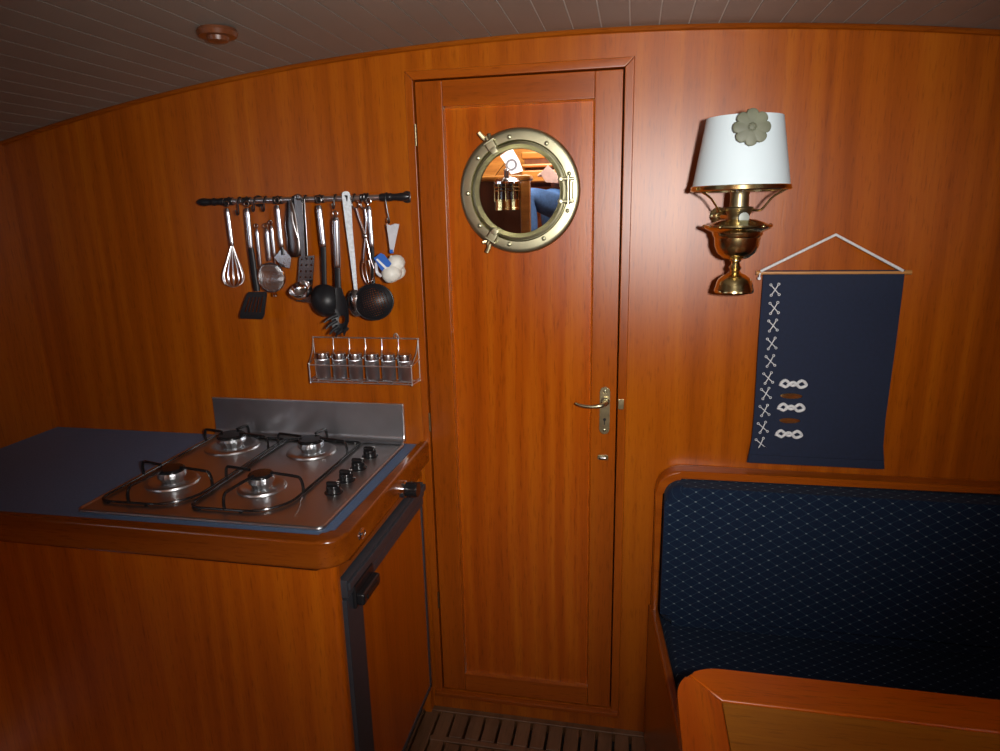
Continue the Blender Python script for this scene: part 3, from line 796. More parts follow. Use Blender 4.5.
for px_ in (333, 349, 365, 381.5, 398):
    c = S(px_, 337, sy0).x
    bm = BM(); tube(bm, smooth_path([(c, sy0, ztop), (c, sy0 - .002, ztop - .03), (c, -.02, zf1 + .022), (c + .001, -.030, zf1 + .018)], 4), wr * .85, 8); blob(bm, (c + .001, -.031, zf1 + .018), (.0026,) * 3, sub=2); mesh('divider', bm, M['wire'], SR)
for k in range(7):
    c = xl + (xr - xl) * (k + .5) / 7; bm = BM(); tube(bm, [(c, sy0, zb), (c, sy1, zb)], wr * .8, 6); mesh('base_wire', bm, M['wire'], SR)
hk = S(396.5, 337, sy0).x
bm = BM(); tube(bm, smooth_path([(hk - .006, sy0, ztop), (hk - .006, sy0 - .003, ztop + .008), (hk, sy0 - .003, ztop + .014), (hk + .006, sy0 - .003, ztop + .008), (hk + .006, sy0, ztop)], 5), wr, 8); lathe(bm, [(.0042, 0), (.003, .003), (0, .004)], (hk, -.001, ztop + .007), (0, -1, 0), 12)
mesh('wall_hook', bm, M['wire'], SR)
jy = -.029; jr = .0185; jz0 = zb + .0025; jh = S(360, 353, jy).z - jz0
jar0 = None
ords = ['leftmost jar in the chrome wire rack', 'second jar from the left in the wire rack', 'third jar from the left in the wire rack', 'third jar from the right in the wire rack', 'second jar from the right in the wire rack', 'rightmost jar in the chrome wire rack']
xs = [S(px_, 370, jy).x for px_ in (323.6, 340.0, 356.0, 372.6, 389.0, 405.2)]
t = root('spice_jar', 'dark shiny spice jar with steel lid, ' + ords[0], 'spice jar', (xs[0], jy, jz0), 'spice jars in the wire rack')
bm = BM(); lathe(bm, [(0, 0), (jr - .002, 0), (jr, .002), (jr, jh - .020), (jr - .001, jh - .017), (0, jh - .017)], (xs[0], jy, jz0), seg=28); mesh('jar_body', bm, M['jar'], t)
bm = BM(); lathe(bm, [(jr - .003, jh - .0165), (jr + .0006, jh - .0165), (jr + .0006, jh - .003), (jr - .001, jh), (0, jh)], (xs[0], jy, jz0), seg=28, wob=lambda a: .012 * math.sin(a * 14)); mesh('lid', bm, M['steel'], t)
for k in range(1, 6): dup(t, (xs[k] - xs[0], 0, 0), 'dark shiny spice jar with steel lid, ' + ords[k])

# ================================================================== GALLEY
HZ = Z0 + .789
HX0, HX1, HY0, HY1 = -.655, -.072, -.530, -.016
# --- cabinet
CB = root('galley_cabinet', 'teak galley cabinet under the hob, side panel facing the cabin', 'cabinet', (-.5, -.28, 0))
CX = -.034; CY = -.566
bm = BM()
prism(bm, rrect(XL + .001, CY, CX, CY + .022, [0, .012, 0, 0], 5, 'xy', .0), (0, 0, HZ - .05))
mesh('end_panel', bm, M['cabinet'], CB)
bm = BM()
fz1 = .763
box(bm, (CX - .02, -.545, fz1), (CX, -.001, HZ - .05)); 
mesh('upper_rail', bm, M['solid_y'], CB)
bm = BM(); box(bm, (CX - .02, -.028, .0), (CX, -.001, fz1)); mesh('stile', bm, M['cabinet'], CB)
bm = BM(); box(bm, (CX - .05, CY + .03, .0), (CX - .03, -.03, .085)); mesh('toe_kick', bm, M['dark_gap'], CB)
bm = BM(); box(bm, (XL + .002, -.02, 0.0), (CX - .022, -.001, HZ - .05)); mesh('back_panel', bm, M['cabinet'], CB)
# push-button catch
c = XX(361, 534, CX + .022)
bm = BM(); 
for v in range(1): lathe(bm, [(0, .0045), (.009, .004), (.012, .0015), (.0125, 0)], (0, 0, 0), (1, 0, 0), 24)
for v in bm.verts: v.co = Vector((CX + .0262 + v.co.x, c.y + v.co.y * 1.35, c.z + v.co.z))
# --- worktop with laminate and fiddle rail
WT = root('worktop', 'blue laminate worktop edged by a thick rounded teak fiddle rail', 'worktop', (-.5, -.28, HZ - .04))
mesh('laminate', box(BM(), (XL + .002, -.572, HZ - .030), (-.035, -.001, HZ - .004)), M['laminate'], WT, label='speckled blue laminate')
FT, FB, FXo, FYo, FXi, FYi = Z0 + .797, Z0 + .735, -.008, -.594, -.037, -.566
def fid_path(x, y, r, n=8):
    pts = [Vector((XL + .002, y, 0))]
    for i in range(n + 1):
        a = -PI / 2 + PI / 2 * i / n
        pts.append(Vector((x - r + r * math.cos(a), y + r + r * math.sin(a), 0)))
    pts.append(Vector((x, -.001, 0))); return pts
outer = fid_path(FXo, FYo, .050); inner = fid_path(FXi, FYi, .024)
bm = BM()
prism(bm, [p + Vector((0, 0, FB)) for p in outer] + [p + Vector((0, 0, FB)) for p in reversed(inner)], (0, 0, FT - FB), .0085, 4)
fd = mesh('fiddle_rail', bm, M['fiddle'], WT)
cat_b = XX(361.5, 534, FXo)
bm = BM()
lathe(bm, [(.0135, 0), (.013, .003), (.0095, .0045), (.009, .003), (.0045, .003), (.004, .0055), (0, .006)], (0, 0, 0), (1, 0, 0), 24)
for v in bm.verts: v.co = Vector((FXo + v.co.x - .0004, cat_b.y + v.co.y * 1.25, cat_b.z + v.co.z * .9))
mesh('button_catch', bm, M['chrome'], WT, label='round chrome push catch')
# --- control knob on the fiddle above the fridge
kc = XX(406, 489, FXo + .012)
K = root('cooker_knob', 'black knob on a chrome disc below the worktop edge, near the door', 'knob', (CX, kc.y, kc.z))
bm = BM(); tube(bm, [(CX - .001, kc.y, kc.z), (CX + .019, kc.y, kc.z)], .009, 12); mesh('shaft', bm, M['steel'], K)
bm = BM(); lathe(bm, [(0, 0), (.021, 0), (.021, .020), (.0195, .022), (0, .022)], (CX + .018, kc.y, kc.z), (1, 0, 0), 28); mesh('disc', bm, M['chrome'], K)
bm = BM(); lathe(bm, [(.018, .0216), (.0185, .026), (.0195, .044), (.0175, .051), (0, .052)], (CX + .0185, kc.y, kc.z), (1, 0, 0), 28); mesh('grip', bm, M['black_enamel'], K)

# --- fridge
FR = root('fridge', 'built-in fridge with grey frame, teak door panel and black latch', 'fridge', (-.3, -.28, .05))
FX = CX + .004
yF, yN = -.546, -.030
bm = BM(); box(bm, (-.55, yF + .01, .09), (CX - .022, yN, fz1 - .005)); mesh('fridge_body', bm, M['grey_plastic'], FR)
bm = BM(); box(bm, (CX - .022, yF, fz1 - .048), (FX + .010, yN, fz1 - .006), .004); box(bm, (FX + .008, yF + .003, fz1 - .030), (FX + .016, yN, fz1 - .012), .003)
mesh('top_trim', bm, M['grey_plastic'], FR, label='ribbed dark grey strip')
fd_ = BM(); dz1, dz0 = fz1 - .052, .095
box(fd_, (CX - .020, yF, dz0), (FX + .006, yF + .078, dz1), .003); box(fd_, (CX - .020, yF + .070, dz1 - .022), (FX + .006, yN, dz1), .003)
box(fd_, (CX - .020, yN - .014, dz0), (FX + .004, yN, dz1), .003); box(fd_, (CX - .020, yF + .070, dz0), (FX + .004, yN, dz0 + .014), .003)
fdr = mesh('door_frame', fd_, M['grey_plastic'], FR, label='dark grey door edging')
mesh('door_panel', box(BM(), (CX - .018, yF + .07, dz0 + .010), (FX + .001, yN - .010, dz1 - .018)), M['cabinet'], FR)
l1 = XX(369, 587, FX + .022)
bm = BM(); box(bm, (FX, l1.y - .050, l1.z - .024), (FX + .014, l1.y + .052, l1.z + .030), .004); box(bm, (FX + .010, l1.y - .046, l1.z - .018), (FX + .030, l1.y + .048, l1.z + .010), .006, 3)
lt = mesh('latch', bm, M['black_plastic'], FR)
bm = BM(); box(bm, (FX + .026, l1.y - .03, l1.z - .010), (FX + .033, l1.y + .03, l1.z + .002), .003); mesh('latch_button', bm, M['black_enamel'], lt)

# --- hob
H = root('hob', 'wide stainless steel gas hob with black knobs and wire pan supports', 'hob', ((HX0 + HX1) / 2, (HY0 + HY1) / 2, HZ - .004))
bm = BM()
def ringprism(bm, o_, i_, z0, z1):
    """closed band between two outlines with the same number of points"""
    A = [bm.verts.new((p.x, p.y, z0)) for p in o_]; B = [bm.verts.new((p.x, p.y, z1)) for p in i_]
    n = len(o_)
    for k in range(n): bm.faces.new((A[k], A[(k + 1) % n], B[(k + 1) % n], B[k]))
    return A, B
o1 = rrect(HX0, HY0, HX1, HY1, .012, 6, 'xy'); o2 = rrect(HX0 + .004, HY0 + .004, HX1 - .004, HY1 - .004, .010, 6, 'xy')
o3 = rrect(HX0 + .014, HY0 + .014, HX1 - .012, HY1 - .004, .012, 6, 'xy')
ringprism(bm, o1, o1, HZ - .006, HZ + .001); ringprism(bm, o1, o2, HZ + .001, HZ + .004); ringprism(bm, o2, o3, HZ + .004, HZ + .002)
bm.faces.new([bm.verts.new((p.x, p.y, HZ + .002)) for p in o3])
tube(bm, rrect(HX0 + .003, HY0 + .003, HX1 - .003, HY1 - .006, .012, 6, 'xy', HZ + .0005), .0052, 10, True)
bmesh.ops.remove_doubles(bm, verts=bm.verts[:], dist=1e-5)
mesh('hob_plate', bm, M['hob_steel'], H, 25)
# upstand behind with a cove at its foot
bm = BM(); yb = -.0105
pr = [(-.003, HZ + .113), (-.0115, HZ + .113), (-.0125, HZ + .108), (-.0125, HZ + .022)] + [(-.0125 - .020 * (1 - math.cos(a)), HZ + .022 - .018 * math.sin(a)) for a in [PI / 2 * k / 6 for k in range(1, 7)]] + [(-.003, HZ + .004)]
prism(bm, [Vector((HX0, a, b)) for a, b in pr], (HX1 - .002 - HX0, 0, 0))
mesh('splashback', bm, M['splash_steel'], H, label='tall brushed steel upstand')
bm = BM(); tube(bm, smooth_path([(HX1 - .003, -.012, HZ + .112), (HX1 - .003, -.013, HZ + .05), (HX1 - .003, -.016, HZ + .018), (HX1 - .003, -.030, HZ + .006)], 4), .003, 8); tube(bm, [(HX0, -.0115, HZ + .1125), (HX1 - .003, -.0115, HZ + .1125)], .0024, 8); mesh('splashback_edge', bm, M['wire'], H)
def burner(x_, y_, s):
    bm = BM(); lathe(bm, [(.062 * s, .0015), (.060 * s, .006), (.054 * s, .0095), (.044 * s, .0085), (.034 * s, .004), (.020, .004), (0, .004)], (x_, y_, HZ), seg=40)
    b_ = mesh('burner', bm, M['hob_steel'], H)
    bm = BM(); lathe(bm, [(.024 * s, .004), (.026 * s, .015), (.031 * s, .017), (.032 * s, .024), (.0295 * s, .030), (0, .030)], (x_, y_, HZ), seg=48, wob=lambda a: .018 * (1 if math.sin(a * 16) > 0 else -1)); mesh('burner_ring', bm, M['alu'], b_)
    bm = BM(); lathe(bm, [(.029 * s, .0302), (.0315 * s, .032), (.0315 * s, .036), (.028 * s, .0395), (0, .041)], (x_, y_, HZ), seg=40); mesh('burner_cap', bm, M['black_enamel'], b_)
    bm = BM(); tube(bm, [(x_ - .03 * s, y_ + .032 * s, HZ + .003), (x_ - .03 * s, y_ + .032 * s, HZ + .024)], .0025, 8); mesh('igniter', bm, M['white_mark'], b_)
BUR = [(-.304, -.112, 1.08), (-.308, -.355, .92), (-.545, -.105, 1.2), (-.545, -.355, 1.0)]
for q_ in BUR: burner(*q_)
def pan_support(gx0, gx1, b_list):
    gy0, gy1 = -.486, -.036; zf = HZ + .0065
    bm = BM(); tube(bm, rrect(gx0, gy0, gx1, gy1, [.03, .085, .015, .015], 7, 'xy', zf), .0031, 8, True)
    for (fx_, fy_) in ((gx0 + .03, gy0), (gx1 - .09, gy0), (gx0 + .03, gy1), (gx1 - .02, gy1)): tube(bm, [(fx_, fy_, zf), (fx_, fy_, HZ + .002)], .004, 8)
    g = mesh('pan_support', bm, M['black_enamel'], H)
    zt = HZ + .043
    def finger(p0, p1, p2):
        bm = BM(); tube(bm, smooth_path([p0, p0 + Vector((0, 0, .018)), Vector((p0.x * .93 + p1.x * .07, p0.y * .93 + p1.y * .07, zt - .003)), Vector((p0.x * .75 + p1.x * .25, p0.y * .75 + p1.y * .25, zt)), p1], 4), .0035, 8); mesh('finger', bm, M['black_enamel'], g)
    for (bx, by, s) in b_list:
        r_ = .030
        finger(Vector((gx1, by - .02, zf)), Vector((bx + r_, by - .004, zt)), 0); finger(Vector((gx0, by + .02, zf)), Vector((bx - r_, by + .004, zt)), 0)
    (x1_, y1_, _), (x2_, y2_, _) = b_list
    finger(Vector((x1_ + .01, gy1, zf)), Vector((x1_, y1_ + .03, zt)), 0)
    finger(Vector((x2_ - .012, gy0, zf)), Vector((x2_, y2_ - .03, zt)), 0)
pan_support(-.412, -.192, BUR[:2]); pan_support(-.640, -.424, BUR[2:])
# pressed oval round the control strip
for (kx, ky) in ((-.1265, -.356), (-.1275, -.284), (-.129, -.208), (-.132, -.124)):
    bm = BM(); lathe(bm, [(.0215, .0015), (.0215, .0035), (.0175, .005), (.0165, .018), (.015, .0205), (0, .0205)], (kx, ky, HZ), seg=28)
    box(bm, (kx - .0165, ky - .0055, HZ + .016), (kx + .0165, ky + .0055, HZ + .029), .0045, 3)
    k_ = mesh('knob', bm, M['black_enamel'], H)
    mesh('knob_mark', box(BM(), (kx + .008, ky - .0008, HZ + .0286), (kx + .0155, ky + .0012, HZ + .0296)), M['white_mark'], k_)
bm = BM(); tube(bm, smooth_path([(-.185, -.395, HZ + .002), (-.178, -.418, HZ + .0025), (-.168, -.44, HZ + .0025), (-.160, -.468, HZ + .002)], 5), .0026, 8, flat=(.5, 1)); mesh('pressed_rib', bm, M['hob_steel'], H)

# ================================================================== OIL LAMP
LY = -.170
def LP(px, py): return Y(px, py, LY)
ax0 = LP(739.5, 200).x
def lz(py): return LP(739, py).z
def lr(pxl, py): return ax0 - LP(pxl, py).x
zb1 = lz(191)
bz = lz(292.5)
LM = root('oil_lamp', 'brass wall oil lamp with a white drum shade, right of the door', 'lamp', (ax0, 0, bz))
bm = BM()
lathe(bm, [(0, bz), (.0390, bz), (.0408, bz + .003), (.0403, bz + .008), (.0385, bz + .011), (.0375, bz + .017), (.034, bz + .028), (.023, bz + .037), (.0125, bz + .042), (.0095, bz + .047), (.0130, bz + .053), (.0095, bz + .059), (.0085, bz + .064), (.0115, bz + .068), (.011, bz + .072), (0, bz + .072)], (ax0, LY, 0), seg=48)
mesh('base', bm, M['brass'], LM)
z1 = bz + .070
zrim = lz(231.5)
h = zrim - z1
bm = BM()
lathe(bm, [(0, z1), (.011, z1), (.026, z1 + h * .06), (.0385, z1 + h * .24), (.0450, z1 + h * .50), (.0465, z1 + h * .80), (.0465, z1 + h)], (ax0, LY, 0), seg=48)
mesh('reservoir', bm, M['brass'], LM)
bm = BM()
lathe(bm, [(.0465, zrim - .012), (.050, zrim - .007), (.0505, zrim - .001), (.057, zrim + .002), (.0655, zrim + .006), (.0685, zrim + .010), (.0675, zrim + .0135), (.061, zrim + .0140), (.050, zrim + .019), (.036, zrim + .024), (.024, zrim + .026), (0, zrim + .027)], (ax0, LY, 0), seg=48)
mesh('collar', bm, M['brass'], LM)
for a in (.15, PI - .15, -.9, PI + .9):
    c = Vector((ax0 + .067 * math.cos(a), LY + .067 * math.sin(a), zrim + .011)); bm = BM(); blob(bm, c, (.0055, .0055, .0048), sub=2); mesh('rim_knob', bm, M['brass'], LM)
zb_ = zrim + .025
bm = BM()
ztop_ = zb1 - .002
zg = lz(208)
lathe(bm, [(.021, zb_ - .002), (.0215, zb_ + .004), (.0225, zg - .014), (.029, zg - .003), (.0295, zg), (.028, zg + .002), (.0195, zg + .003), (.0185, ztop_ - .006), (.0205, ztop_), (.018, ztop_), (.016, zg + .004), (0, zg + .004)], (ax0, LY, 0), seg=40)
mesh('burner', bm, M['brass_dull'], LM)
bm = BM(); kq = lz(217.5)
lathe(bm, [(.004, -.02), (.004, .028), (.009, .030), (.0112, .033), (.0105, .036), (0, .037)], (ax0 + .004, LY, kq), (.06, -1, 0), 24); mesh('wick_knob', bm, M['wick'], LM)
zb_ = zg - .030
bm = BM(); lathe(bm, [(.014, zg + .004), (.0160, zg + .03), (.0165, zb1 + .05), (.0125, zb1 + .10), (.0125, zb1 + .13), (.0115, zb1 + .13), (.0115, zb1 + .10), (.0155, zb1 + .05), (.015, zg + .03), (.013, zg + .004)], (ax0, LY, 0), seg=32)
mesh('glass_chimney', bm, plain('lamp_glass', (.95, .97, .97), .02, trans=1.0), LM)
# shade
Rb = lr(692, 190); Rt = lr(707.0, 119) + .001; zst = lz(118)
zs0 = zb1 + .004
bm = BM()
lathe(bm, [(Rb, zs0 + .004), (Rt, zst), (Rt - .002, zst), (Rb - .002, zs0 + .004), (Rb, zs0 + .004)], (ax0, LY, 0), seg=72)
mesh('lamp_shade', bm, M['shade'], LM, label='white paper drum shade')
bm = BM()
lathe(bm, [(Rb + .0005, zs0 - .004), (Rb + .0030, zs0 - .002), (Rb + .0025, zs0 + .005), (Rb + .0008, zs0 + .0065), (Rb - .003, zs0 + .002), (Rb - .003, zs0 - .004), (Rb + .0005, zs0 - .004)], (ax0, LY, 0), seg=72)
sg = mesh('shade_ring', bm, M['brass'], LM)
for k in range(3):
    a = -PI / 2 + .95 + 2 * PI * k / 3 if False else (-.42, PI + .42, PI / 2)[k]
    u = Vector((math.cos(a), math.sin(a), 0)); c = Vector((ax0, LY, 0))
    bm = BM(); tube(bm, smooth_path([c + u * .026 + Vector((0, 0, zb_ + .026)), c + u * .045 + Vector((0, 0, zb_ + .026)), c + u * (Rb * .68) + Vector((0, 0, zs0 - .018)), c + u * (Rb - .006) + Vector((0, 0, zs0 - .003)), c + u * (Rb - .001) + Vector((0, 0, zs0))], 5), .0024, 8); mesh('shade_arm', bm, M['brass'], LM)
# wall bracket: rosette and arm carrying the reservoir ring
rc = Y(719, 216, -.012)
bm = BM(); lathe(bm, [(.0205, 0), (.0205, .003), (.017, .006), (.009, .009), (0, .010)], (rc.x, -.0005, rc.z), (0, -1, 0), 32)
wb = mesh('wall_plate', bm, M['brass'], LM)
bm = BM(); tube(bm, smooth_path([(rc.x, -.006, rc.z), (rc.x + .004, -.05, rc.z - .002), (rc.x + .012, -.09, rc.z - .006), (ax0 - .02, LY + .055, zrim + .004)], 6), .0055, 12); mesh('bracket_arm', bm, M['brass'], LM)
# flower-shaped smoke bell clipped to the rim of the shade
fc = Y(752.0, 127, LY - .100)
bm = BM()
nd = Vector((.02, -1, .12)).normalized()
lathe(bm, [(0, .006), (.005, .0055), (.008, .003), (.018, .0030), (.0290, .0015), (.0315, -.0006), (.0300, -.002), (0, -.0015)], fc, nd, 96, wob=lambda a: .20 * abs(math.cos(a * 4)) ** .6 - .10)
fo = mesh('flower_ornament', bm, M['shell'], LM, label='scalloped grey-green flower disc')
bm = BM(); tube(bm, smooth_path([fc + Vector((-.006, .003, .012)), fc + Vector((-.006, .008, .030)), Vector((fc.x - .006, LY - Rt - .0005, zst + .003)), Vector((fc.x - .006, LY - Rt + .006, zst - .012))], 5), .0018, 8); mesh('clip', bm, M['brass_dull'], fo)

# ================================================================== KNOT BANNER
by_ = -.022
def B(px, py, y=by_): return Y(px, py, y)
BN = root('knot_banner', 'navy cloth banner with sewn white rope knots, hanging beside the brass lamp', 'banner', B(764, 270))
wR = .30
tl = B(763.6, 270.5); tr = Vector((tl.x + wR, by_, tl.z)); bl = B(746.5, 461.5); 
left = [B(763.6, 270.5), B(761.5, 300), B(758.6, 340), B(756.2, 380), B(754, 415), B(751.6, 440), B(746.6, 461.5)]
for k, p in enumerate(left): p.y = by_ - (.003 * max(0, k - 4))
right = [Vector((2 * (tl.x + wR / 2) - p.x, p.y, p.z)) for p in left]
bm = BM(); prism(bm, left + right[::-1], (0, .0025, 0), .0006)
mesh('cloth', bm, M['navy'], BN)
bm = BM(); box(bm, (left[-1].x + .004, by_ - .0095, left[-1].z), (right[-1].x - .004, by_ - .005, left[-1].z + .022), .0018); mesh('hem', bm, M['navy'], BN)
dz_ = B(760, 273).z
bm = BM(); x0_ = B(756.5, 272).x
lathe(bm, [(0, 0), (.0052, 0), (.0056, .004), (.0048, .007), (.0052, .010), (.0052, wR + .03), (0, wR + .03)], (x0_, by_ + .004, dz_), (1, 0, 0), 16)
mesh('dowel', bm, wood('dowel_wood', (.35, .15, .04), (.46, .21, .06), (.55, .28, .09), 'x', .4), BN, label='pale wooden dowel')
bm = BM(); lathe(bm, [(.0035, 0), (.0035, .003), (0, .003)], (x0_ + .006, by_ - .003, dz_ - .012), (0, -1, 0), 12); tube(bm, [(x0_ + .008, by_, dz_), (x0_ + .007, by_ - .001, dz_ - .014)], .0018, 8); mesh('tie', bm, M['rope'], BN)
apex = Vector((tl.x + wR / 2, by_ + .006, dz_ + .085))
bm = BM(); tube(bm, [(x0_ + .008, by_ - .004, dz_ + .004), apex, (x0_ + wR + .01, by_ - .004, dz_ + .004)], .0034, 10); mesh('cord', bm, M['rope'], BN)
kp = [(775.0, 289.7), (774.2, 308), (773.0, 325.5), (771.7, 343.5), (770.4, 361), (768.2, 378), (765.9, 393.5), (764.5, 410.5), (762.8, 427.4), (760.7, 443.5)]
for k, (a, b_) in enumerate(kp):
    c = B(a, b_, by_ - .003); e = 1.0
    tl_ = -.10 - .018 * k
    bm = BM()
    for s in (1, -1):
        d = Vector((math.sin(tl_ + s * .62), 0, math.cos(tl_ + s * .62)))
        p0, p1 = c - d * .0125 * e, c + d * .0125 * e
        tube(bm, [p0, c + Vector((0, -.0012 * (1 + s), 0)), p1], .0011, 6)
        for q_, sg_ in ((p0, -1), (p1, 1)): tube(bm, circle(q_ + d * sg_ * .0024, .0024, 'y', 12), .0008, 6, True)
    mesh('knot', bm, M['rope'], BN)
kx = B(783, 380).x + .022
for (pa, pb) in ((383, 395.5), (406.5, 420), (433, 445)):
    zk, zp = B(779, pa).z, B(779, pb).z
    bm = BM(); tube(bm, smooth_path([(kx - .030, by_ - .005, zk - .002), (kx - .018, by_ - .008, zk + .009), (kx, by_ - .006, zk - .004), (kx + .018, by_ - .008, zk + .009), (kx + .030, by_ - .005, zk - .002), (kx + .016, by_ - .006, zk - .008), (kx, by_ - .009, zk + .005), (kx - .016, by_ - .006, zk - .008)], 5), .0036, 10, True)
    mesh('knot', bm, M['rope'], BN)
    bm = BM(); lathe(bm, [(0, .0018), (.009, .0015), (.010, 0)], (0, 0, 0), (0, -1, 0), 24)
    for v in bm.verts: v.co = Vector((kx + v.co.x * 2.6, by_ - .001 + v.co.y, zp + v.co.z * .72))
    mesh('name_plate', bm, M['brass'], BN)

# ================================================================== SETTEE
FXs = .606; FZs = Z0 + .764
ST = root('settee', 'built-in settee with rounded teak back frame and end board beside the door', 'settee', (1.1, -.25, 0))
bm = BM(); SX1 = XR - .002
oo = rrect(FXs - .004, .30, SX1, FZs, [0, 0, 0, .055], 8, 'xz', -.001); ii = rrect(FXs + .016, .30, SX1, FZs - .022, [0, 0, 0, .045], 8, 'xz', -.001)
# the rail as a band: outer path then inner path back
op = [Vector((FXs, 0, .40))] + [Vector((FXs + .062 - .062 * math.cos(a), 0, FZs - .062 + .062 * math.sin(a))) for a in [PI / 2 * k / 8 for k in range(9)]] + [Vector((SX1, 0, FZs))]
ip = [Vector((FXs + .017, 0, .40))] + [Vector((FXs + .017 + .046 - .046 * math.cos(a), 0, FZs - .019 - .046 + .046 * math.sin(a))) for a in [PI / 2 * k / 8 for k in range(9)]] + [Vector((SX1, 0, FZs - .019))]
prism(bm, [p + Vector((0, -.001, 0)) for p in op] + [p + Vector((0, -.001, 0)) for p in reversed(ip)], (0, -.048, 0), .006, 3)
mesh('back_frame', bm, M['solid_x'], ST)
bm = BM(); E0, E1 = Vector((.600, -.02, 0)), Vector((.662, -.64, 0)); zt_ = Z0 + .365
nrm = Vector((E1.y - E0.y, -(E1.x - E0.x), 0)).normalized(); 
if nrm.x < 0: nrm = -nrm
prism(bm, [E0, E1, E1 + nrm * .022, E0 + nrm * .022], (0, 0, zt_), .006, 3); mesh('end_board', bm, M['solid_y'], ST)
bm = BM(); prism(bm, [E0 + nrm * .0225, E1 + nrm * .0225, Vector((SX1, -.64, 0)), Vector((SX1, -.02, 0))], (0, 0, .30)); mesh('seat_base', bm, M['cabinet'], ST)
# cushions
def cushion(bm, pts, d, bev): prism(bm, pts, d, bev, 5)
bm = BM(); c0_ = FXs + .020
zc0, zc1 = Y(700, 629, -.10).z, Y(700, 485, -.08).z
zc0 = max(zc0, .4215)
cushion(bm, rrect(c0_, zc0, SX1 - .004, zc1 - .002, [.03, .02, .02, .044], 6, 'xz', -.004), (0, -.092, 0), .024)
bk = mesh('back_cushion', bm, M['uphol']); tag(bk, 'dotted navy back cushion in the rounded teak frame', 'cushion')
bm = BM(); sz = .301
cushion(bm, [E0 + nrm * .026 + Vector((0, .004, sz)), E1 + nrm * .026 + Vector((0, .02, sz)), Vector((SX1 - .004, -.62, sz)), Vector((SX1 - .004, -.006, sz))], (0, 0, .118), .020)
sk = mesh('seat_cushion', bm, M['uphol']); tag(sk, 'dotted navy seat cushion in shadow behind the table corner', 'cushion')

# ================================================================== TABLE
TZ = Z0 + .615
TA = root('table', 'teak table corner with a paler inlaid top, in front of the settee', 'table', (1.1, -.85, 0))
a = ZZ(676.5, 682, TZ); b_ = ZZ(700, 666.5, TZ); c = ZZ(782, 671.8, TZ)
tx0 = a.x; ty1 = b_.y - .001
ty0 = -1.22; tx1 = 1.45
inx = ZZ(722, 700, TZ); bwx = inx.x - tx0; bwy = ty1 - inx.y
th = .034
rr_ = .078
ocr = [Vector((tx0 + rr_ - rr_ * math.cos(t_), ty1 - rr_ + rr_ * math.sin(t_), TZ)) for t_ in [PI / 2 * k / 10 for k in range(11)]]
mid = 5
def flip(p): return Vector((p.x, ty0 + ty1 - p.y, p.z))
I0 = Vector((tx0 + bwx, ty1 - bwy, TZ)); I1 = Vector((tx1, ty1 - bwy, TZ)); I2 = Vector((tx0 + bwx, ty0 + bwy, TZ))
bm = BM(); prism(bm, ocr[mid:] + [Vector((tx1, ty1, TZ)), I1, I0], (0, 0, -th), .004, 3); mesh('edge_border', bm, M['table'], TA)
bm = BM(); lft = [I0] + [I2] + [flip(p) for p in ocr[mid::-1]][0:0] + [flip(p) for p in reversed(ocr[:mid + 1])] + ocr[:mid + 1]
prism(bm, lft, (0, 0, -th), .004, 3); mesh('edge_border', bm, M['table_y'], TA)
bm = BM(); prism(bm, [flip(p) for p in ocr[mid:] + [Vector((tx1, ty1, TZ)), I1, I0]], (0, 0, -th), .004, 3); mesh('edge_border', bm, M['table'], TA)
bm = BM(); box(bm, (tx0 + bwx + .0006, ty0 + bwy, TZ - th), (tx1, ty1 - bwy - .0006, TZ - .0035), .001); mesh('inlay_panel', bm, M['table_in'], TA, label='paler straight-grained top panel')
bm = BM(); box(bm, (1.0, -.98, .0), (1.08, -.88, TZ - th), .01); box(bm, (.92, -1.08, 0), (1.16, -.78, .03), .008); mesh('pedestal', bm, M['solid'], TA)

# ================================================================== DECKHEAD LIGHT BASE
c = ZZ(222, 27, zc(-.24) + .006)
DL = root('ceiling_light', 'round brown wooden disc on the deckhead above the galley', 'ceiling light', (c.x - .012, c.y, zc(c.x) + .006))
bm = BM(); lathe(bm, [(0, .002), (.038, .002), (.040, -.004), (.036, -.012), (0, -.013)], (c.x - .012, c.y, zc(c.x - .012) + .006), (0, 0, 1), 40); mesh('light_base', bm, M['dark_wood'], DL)
bm = BM(); lathe(bm, [(0, -.012), (.022, -.0125), (.020, -.020), (0, -.024)], (c.x - .012, c.y, zc(c.x - .012) + .006), (0, 0, 1), 32); mesh('light_cap', bm, M['dark_wood'], DL)

# ================================================================== WHAT THE PORTHOLE MIRROR SHOWS, aft of the photographer
def V(px, py, vy):                 # a point seen in the mirror, at its real place behind the photographer
    p = Y(px, py, vy); return Vector((p.x, 2 * MY - p.y, p.z))
# raised deckhouse sole
structure('floor_3', box(BM(), (XL, YB, .78), (XR, -2.62, .82)), M['slat'])
structure('wall_step', box(BM(), (XL, -2.62, 0), (XR, -2.60, .82)), M['bulkhead'])
# cabinet that carries the lantern
v0 = 2.45
cl = V(440, 186, v0).x; cr_ = V(529, 186, v0).x; ct = V(505, 181, v0).z; yf = 2 * MY - v0
AC = root('deckhouse_cabinet', 'dark wooden deckhouse cabinet with a pale corner post, reflected in the porthole', 'cabinet', ((cl + cr_) / 2, yf - .2, .82))
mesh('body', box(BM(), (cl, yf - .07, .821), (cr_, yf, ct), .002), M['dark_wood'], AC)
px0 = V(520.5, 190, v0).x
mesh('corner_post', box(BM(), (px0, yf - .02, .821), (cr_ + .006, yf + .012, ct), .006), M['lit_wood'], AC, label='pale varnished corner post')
mesh('top_rail', box(BM(), (cl, yf - .10, ct), (cr_ + .012, yf + .02, V(505, 175.5, v0).z), .012, 3), M['lit_wood'], AC, label='pale varnished top rail')
